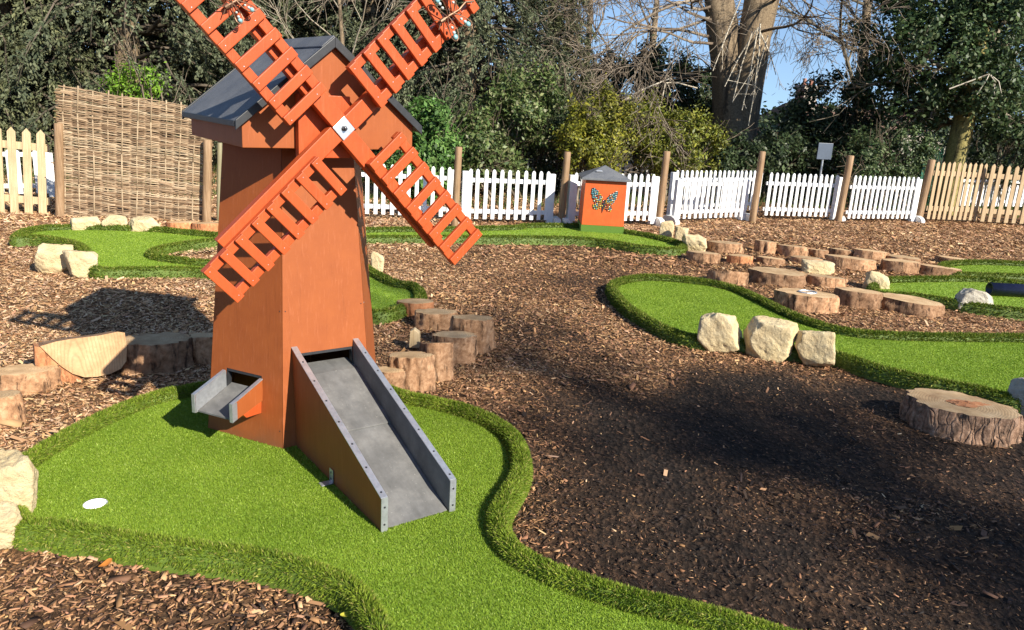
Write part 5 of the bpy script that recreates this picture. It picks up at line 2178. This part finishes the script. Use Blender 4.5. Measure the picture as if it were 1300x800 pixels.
# big bare tree
base = deep(938, 208, 18.0)
bt_ = empty('bare_tree', (base[0], base[1], GZ), label='massive bare deciduous tree with twin trunks and a tangle of drooping twigs', cat='deciduous tree')
tb = np.array([base[0], base[1], GZ])
Lp = lambda x, y, Yd=18.0: deep(x, y, Yd) - tb
trunk_mesh('trunk', [(0, 0, -.1), Lp(930, 160), Lp(925, 110), Lp(919, 60), Lp(912, 10), Lp(904, -60), Lp(896, -160)], [.55, .43, .36, .34, .32, .28, .2], M_TRUNK, bt_, 3)
trunk_mesh('trunk', [Lp(941, 175), Lp(947, 110), Lp(955, 50), Lp(965, 0), Lp(974, -60), Lp(986, -160)], [.30, .34, .36, .36, .32, .2], M_TRUNK, bt_, 8)
r = np.random.default_rng(77)
P = []
starts = [(915, 40, 700, -10), (912, 20, 760, 40), (918, 60, 800, 100), (905, 0, 680, -60), (900, -40, 720, -90), (925, 90, 850, 120), (910, 10, 830, 30), (965, 40, 1060, 60), (970, 10, 1090, -10),
          (975, -20, 1110, 30), (985, -60, 1120, -60), (920, 50, 760, 70), (980, -30, 1040, 0), (900, -70, 780, -20), (912, 30, 860, 60), (905, -20, 640, 20), (908, -10, 740, 90)]
for (x0, y0, x1, y1) in starts:
    a = Lp(x0, y0, 18.0 + r.uniform(-.3, .3))
    b = Lp(x1, y1, 18.0 + r.uniform(-3.2, 2.5))
    L_ = np.linalg.norm(b - a)
    grow(a, b - a + np.array([0, 0, .25 * L_]), L_ * 1.05, .042, 4, r, P, -.03, .62, (3, 5), .15, .35, .0048, None, .6)
limbs_mesh('branches', P, [(.12, .09, .065), (.19, .15, .11), (.27, .22, .165)], bt_, 3)
# hanging pale twigs in front of the trunk
P = []
for (x0, y0, x1, y1) in [(962, 35, 942, 140), (962, 35, 985, 95), (960, 38, 920, 110), (965, 30, 958, 110), (940, 0, 905, 90), (975, 45, 950, 160), (955, 40, 930, 130), (850, 100, 790, 128), (885, 112, 845, 105), (845, 105, 835, 145)]:
    a, b = Lp(x0, y0, 16.8), Lp(x1, y1, 16.5)
    mid_ = (a + b) / 2 + r.normal(0, .06, 3)
    P.append((a, mid_, .016, .013))
    P.append((mid_, b, .013, .008))
    for q in range(3):
        e_ = mid_ + (b - mid_) * r.random() + r.normal(0, .22, 3)
        P.append((mid_ + (b - mid_) * r.random(), e_, .008, .005))
limbs_mesh('hanging_twigs', P, [(.42, .36, .27), (.52, .46, .36)], bt_, 5)


def bare_tree(x, Yd, H, rad, seed, label, nmain=9, depth=4, lean=0., cols=((.15, .12, .09), (.25, .2, .15)), group='slender bare trees', minr=.0055, z1=.25, at_=None, blen=.42):
    p = deep(x, 200, Yd) if at_ is None else np.array([*at_, 0])
    root = empty('bare_tree', (p[0], p[1], GZ), label=label, cat='deciduous tree', group=group)
    r = np.random.default_rng(seed)
    top = np.array([lean * H, 0, H])
    trunk_mesh('trunk', [(0, 0, -.1), (lean * H * .4 + .05, 0, H * .4), (lean * H * .7, .05, H * .7), tuple(top)], [rad, rad * .75, rad * .5, rad * .15], M_TRUNK, root, seed, 12)
    P = []
    for i in range(nmain):
        t = z1 + (1 - z1) * (i + r.random() * .6) / nmain
        s_ = top * t
        a = r.uniform(0, 2 * PI)
        d = np.array([math.cos(a), math.sin(a), r.uniform(.35, 1.0)])
        grow(s_, d, H * blen * (1.15 - t * .6), rad * .42 * (1.2 - t), depth, r, P, .02, .6, (3, 5), .12, .4, minr, None, .58)
    limbs_mesh('branches', P, cols, root, 3)
    return root


bare_tree(706, 22, 8.5, .13, 31, 'slender bare tree rising beside the dark cedar against the sky', 10, 3, .02)
bare_tree(735, 25, 9.0, .12, 32, 'thin pale stemmed bare tree left of the massive one', 10, 3, -.01, ((.30, .25, .19), (.22, .18, .13)))
bare_tree(1085, 21, 8.5, .16, 33, 'bare tree with crooked limbs between the massive tree and the evergreen', 12, 4, -.08, ((.10, .085, .06), (.2, .165, .12)))
bare_tree(810, 24, 8.0, .12, 35, 'thin bare tree behind the yellow green shrub', 10, 3, .02)
bare_tree(440, 13.8, 5.2, .05, 37, 'thin twiggy sapling between the sails above the windmill roof', 8, 3, -.05, ((.40, .34, .26), (.3, .25, .18)), minr=.004)

# dark wood far behind everything
ells = []
r = np.random.default_rng(90)
for x in np.arange(-200, 1560, 62):
    Yd = r.uniform(23, 27)
    hgt = {True: r.uniform(2.6, 3.6), False: r.uniform(1.5, 1.9)}[x < 560 or x > 1180]
    p = deep(x, 200, Yd)
    ells.append(((p[0], p[1], hgt * .5), (1.25, .9, hgt * .62)))
v, f, c = bush_leaves(ells, 52000, .17, DARKG, 91, .55, .42)
npmesh('far_wood', v, f, M_LEAF, col=c, kind='stuff', label='dark wood of evergreen bushes far behind the fences', cat='wood')
# rough grass and ivy behind the fence line
r = np.random.default_rng(95)
n = 26000
P2 = np.column_stack([r.uniform(-9, 14, n), r.uniform(11, 20, n)])
keep = P2[:, 1] > np.interp(P2[:, 0], [-9, -5, -1, 6.8, 14], [10.3, 10.3, 11.6, 15.2, 15.2])
P2 = P2[keep]
n = len(P2)
B3 = np.column_stack([P2, np.full(n, GZ - .02)])
D3 = unit(np.column_stack([r.normal(0, .4, n), r.normal(0, .4, n), np.ones(n)]))
W3 = unit(np.cross(D3, r.normal(0, 1, (n, 3)))) * .012
ln = r.uniform(.06, .2, n)[:, None]
v = np.stack([B3 - W3, B3 + W3, B3 + D3 * ln], 1).reshape(-1, 3)
c = np.repeat(palette(n, [(.06, .11, .02), (.10, .15, .03), (.13, .11, .05), (.04, .06, .02)], r), 3, 0)
npmesh('rough_grass', v, np.arange(3 * n).reshape(n, 3), M_TURF, col=c, kind='stuff', label='rough dark grass and ground ivy under the trees behind the fence', cat='grass')

# bare trees behind the photographer, whose branches shade the dark mulch
SHG = 'bare trees behind the photographer'
for (gx_, gy_, dd_, H_, sd_, lb_) in [(1.2, 3.6, 22, 17, 41, 'tall bare tree behind the photographer, nearest of three shading the mulch'),
                                     (2.0, 2.75, 25, 18, 43, 'tall bare tree behind the photographer, farthest of three shading the mulch'),
                                     (2.75, 2.25, 23, 17, 45, 'tall bare tree behind the photographer, rightmost of three shading the mulch')]:
    bare_tree(0, 0, H_, .2, sd_, lb_, 22, 3, .0, group=SHG, minr=.016, z1=.28, at_=(gx_ + dd_ * math.sin(SUN_AZ), gy_ - dd_ * math.cos(SUN_AZ)), blen=.075)
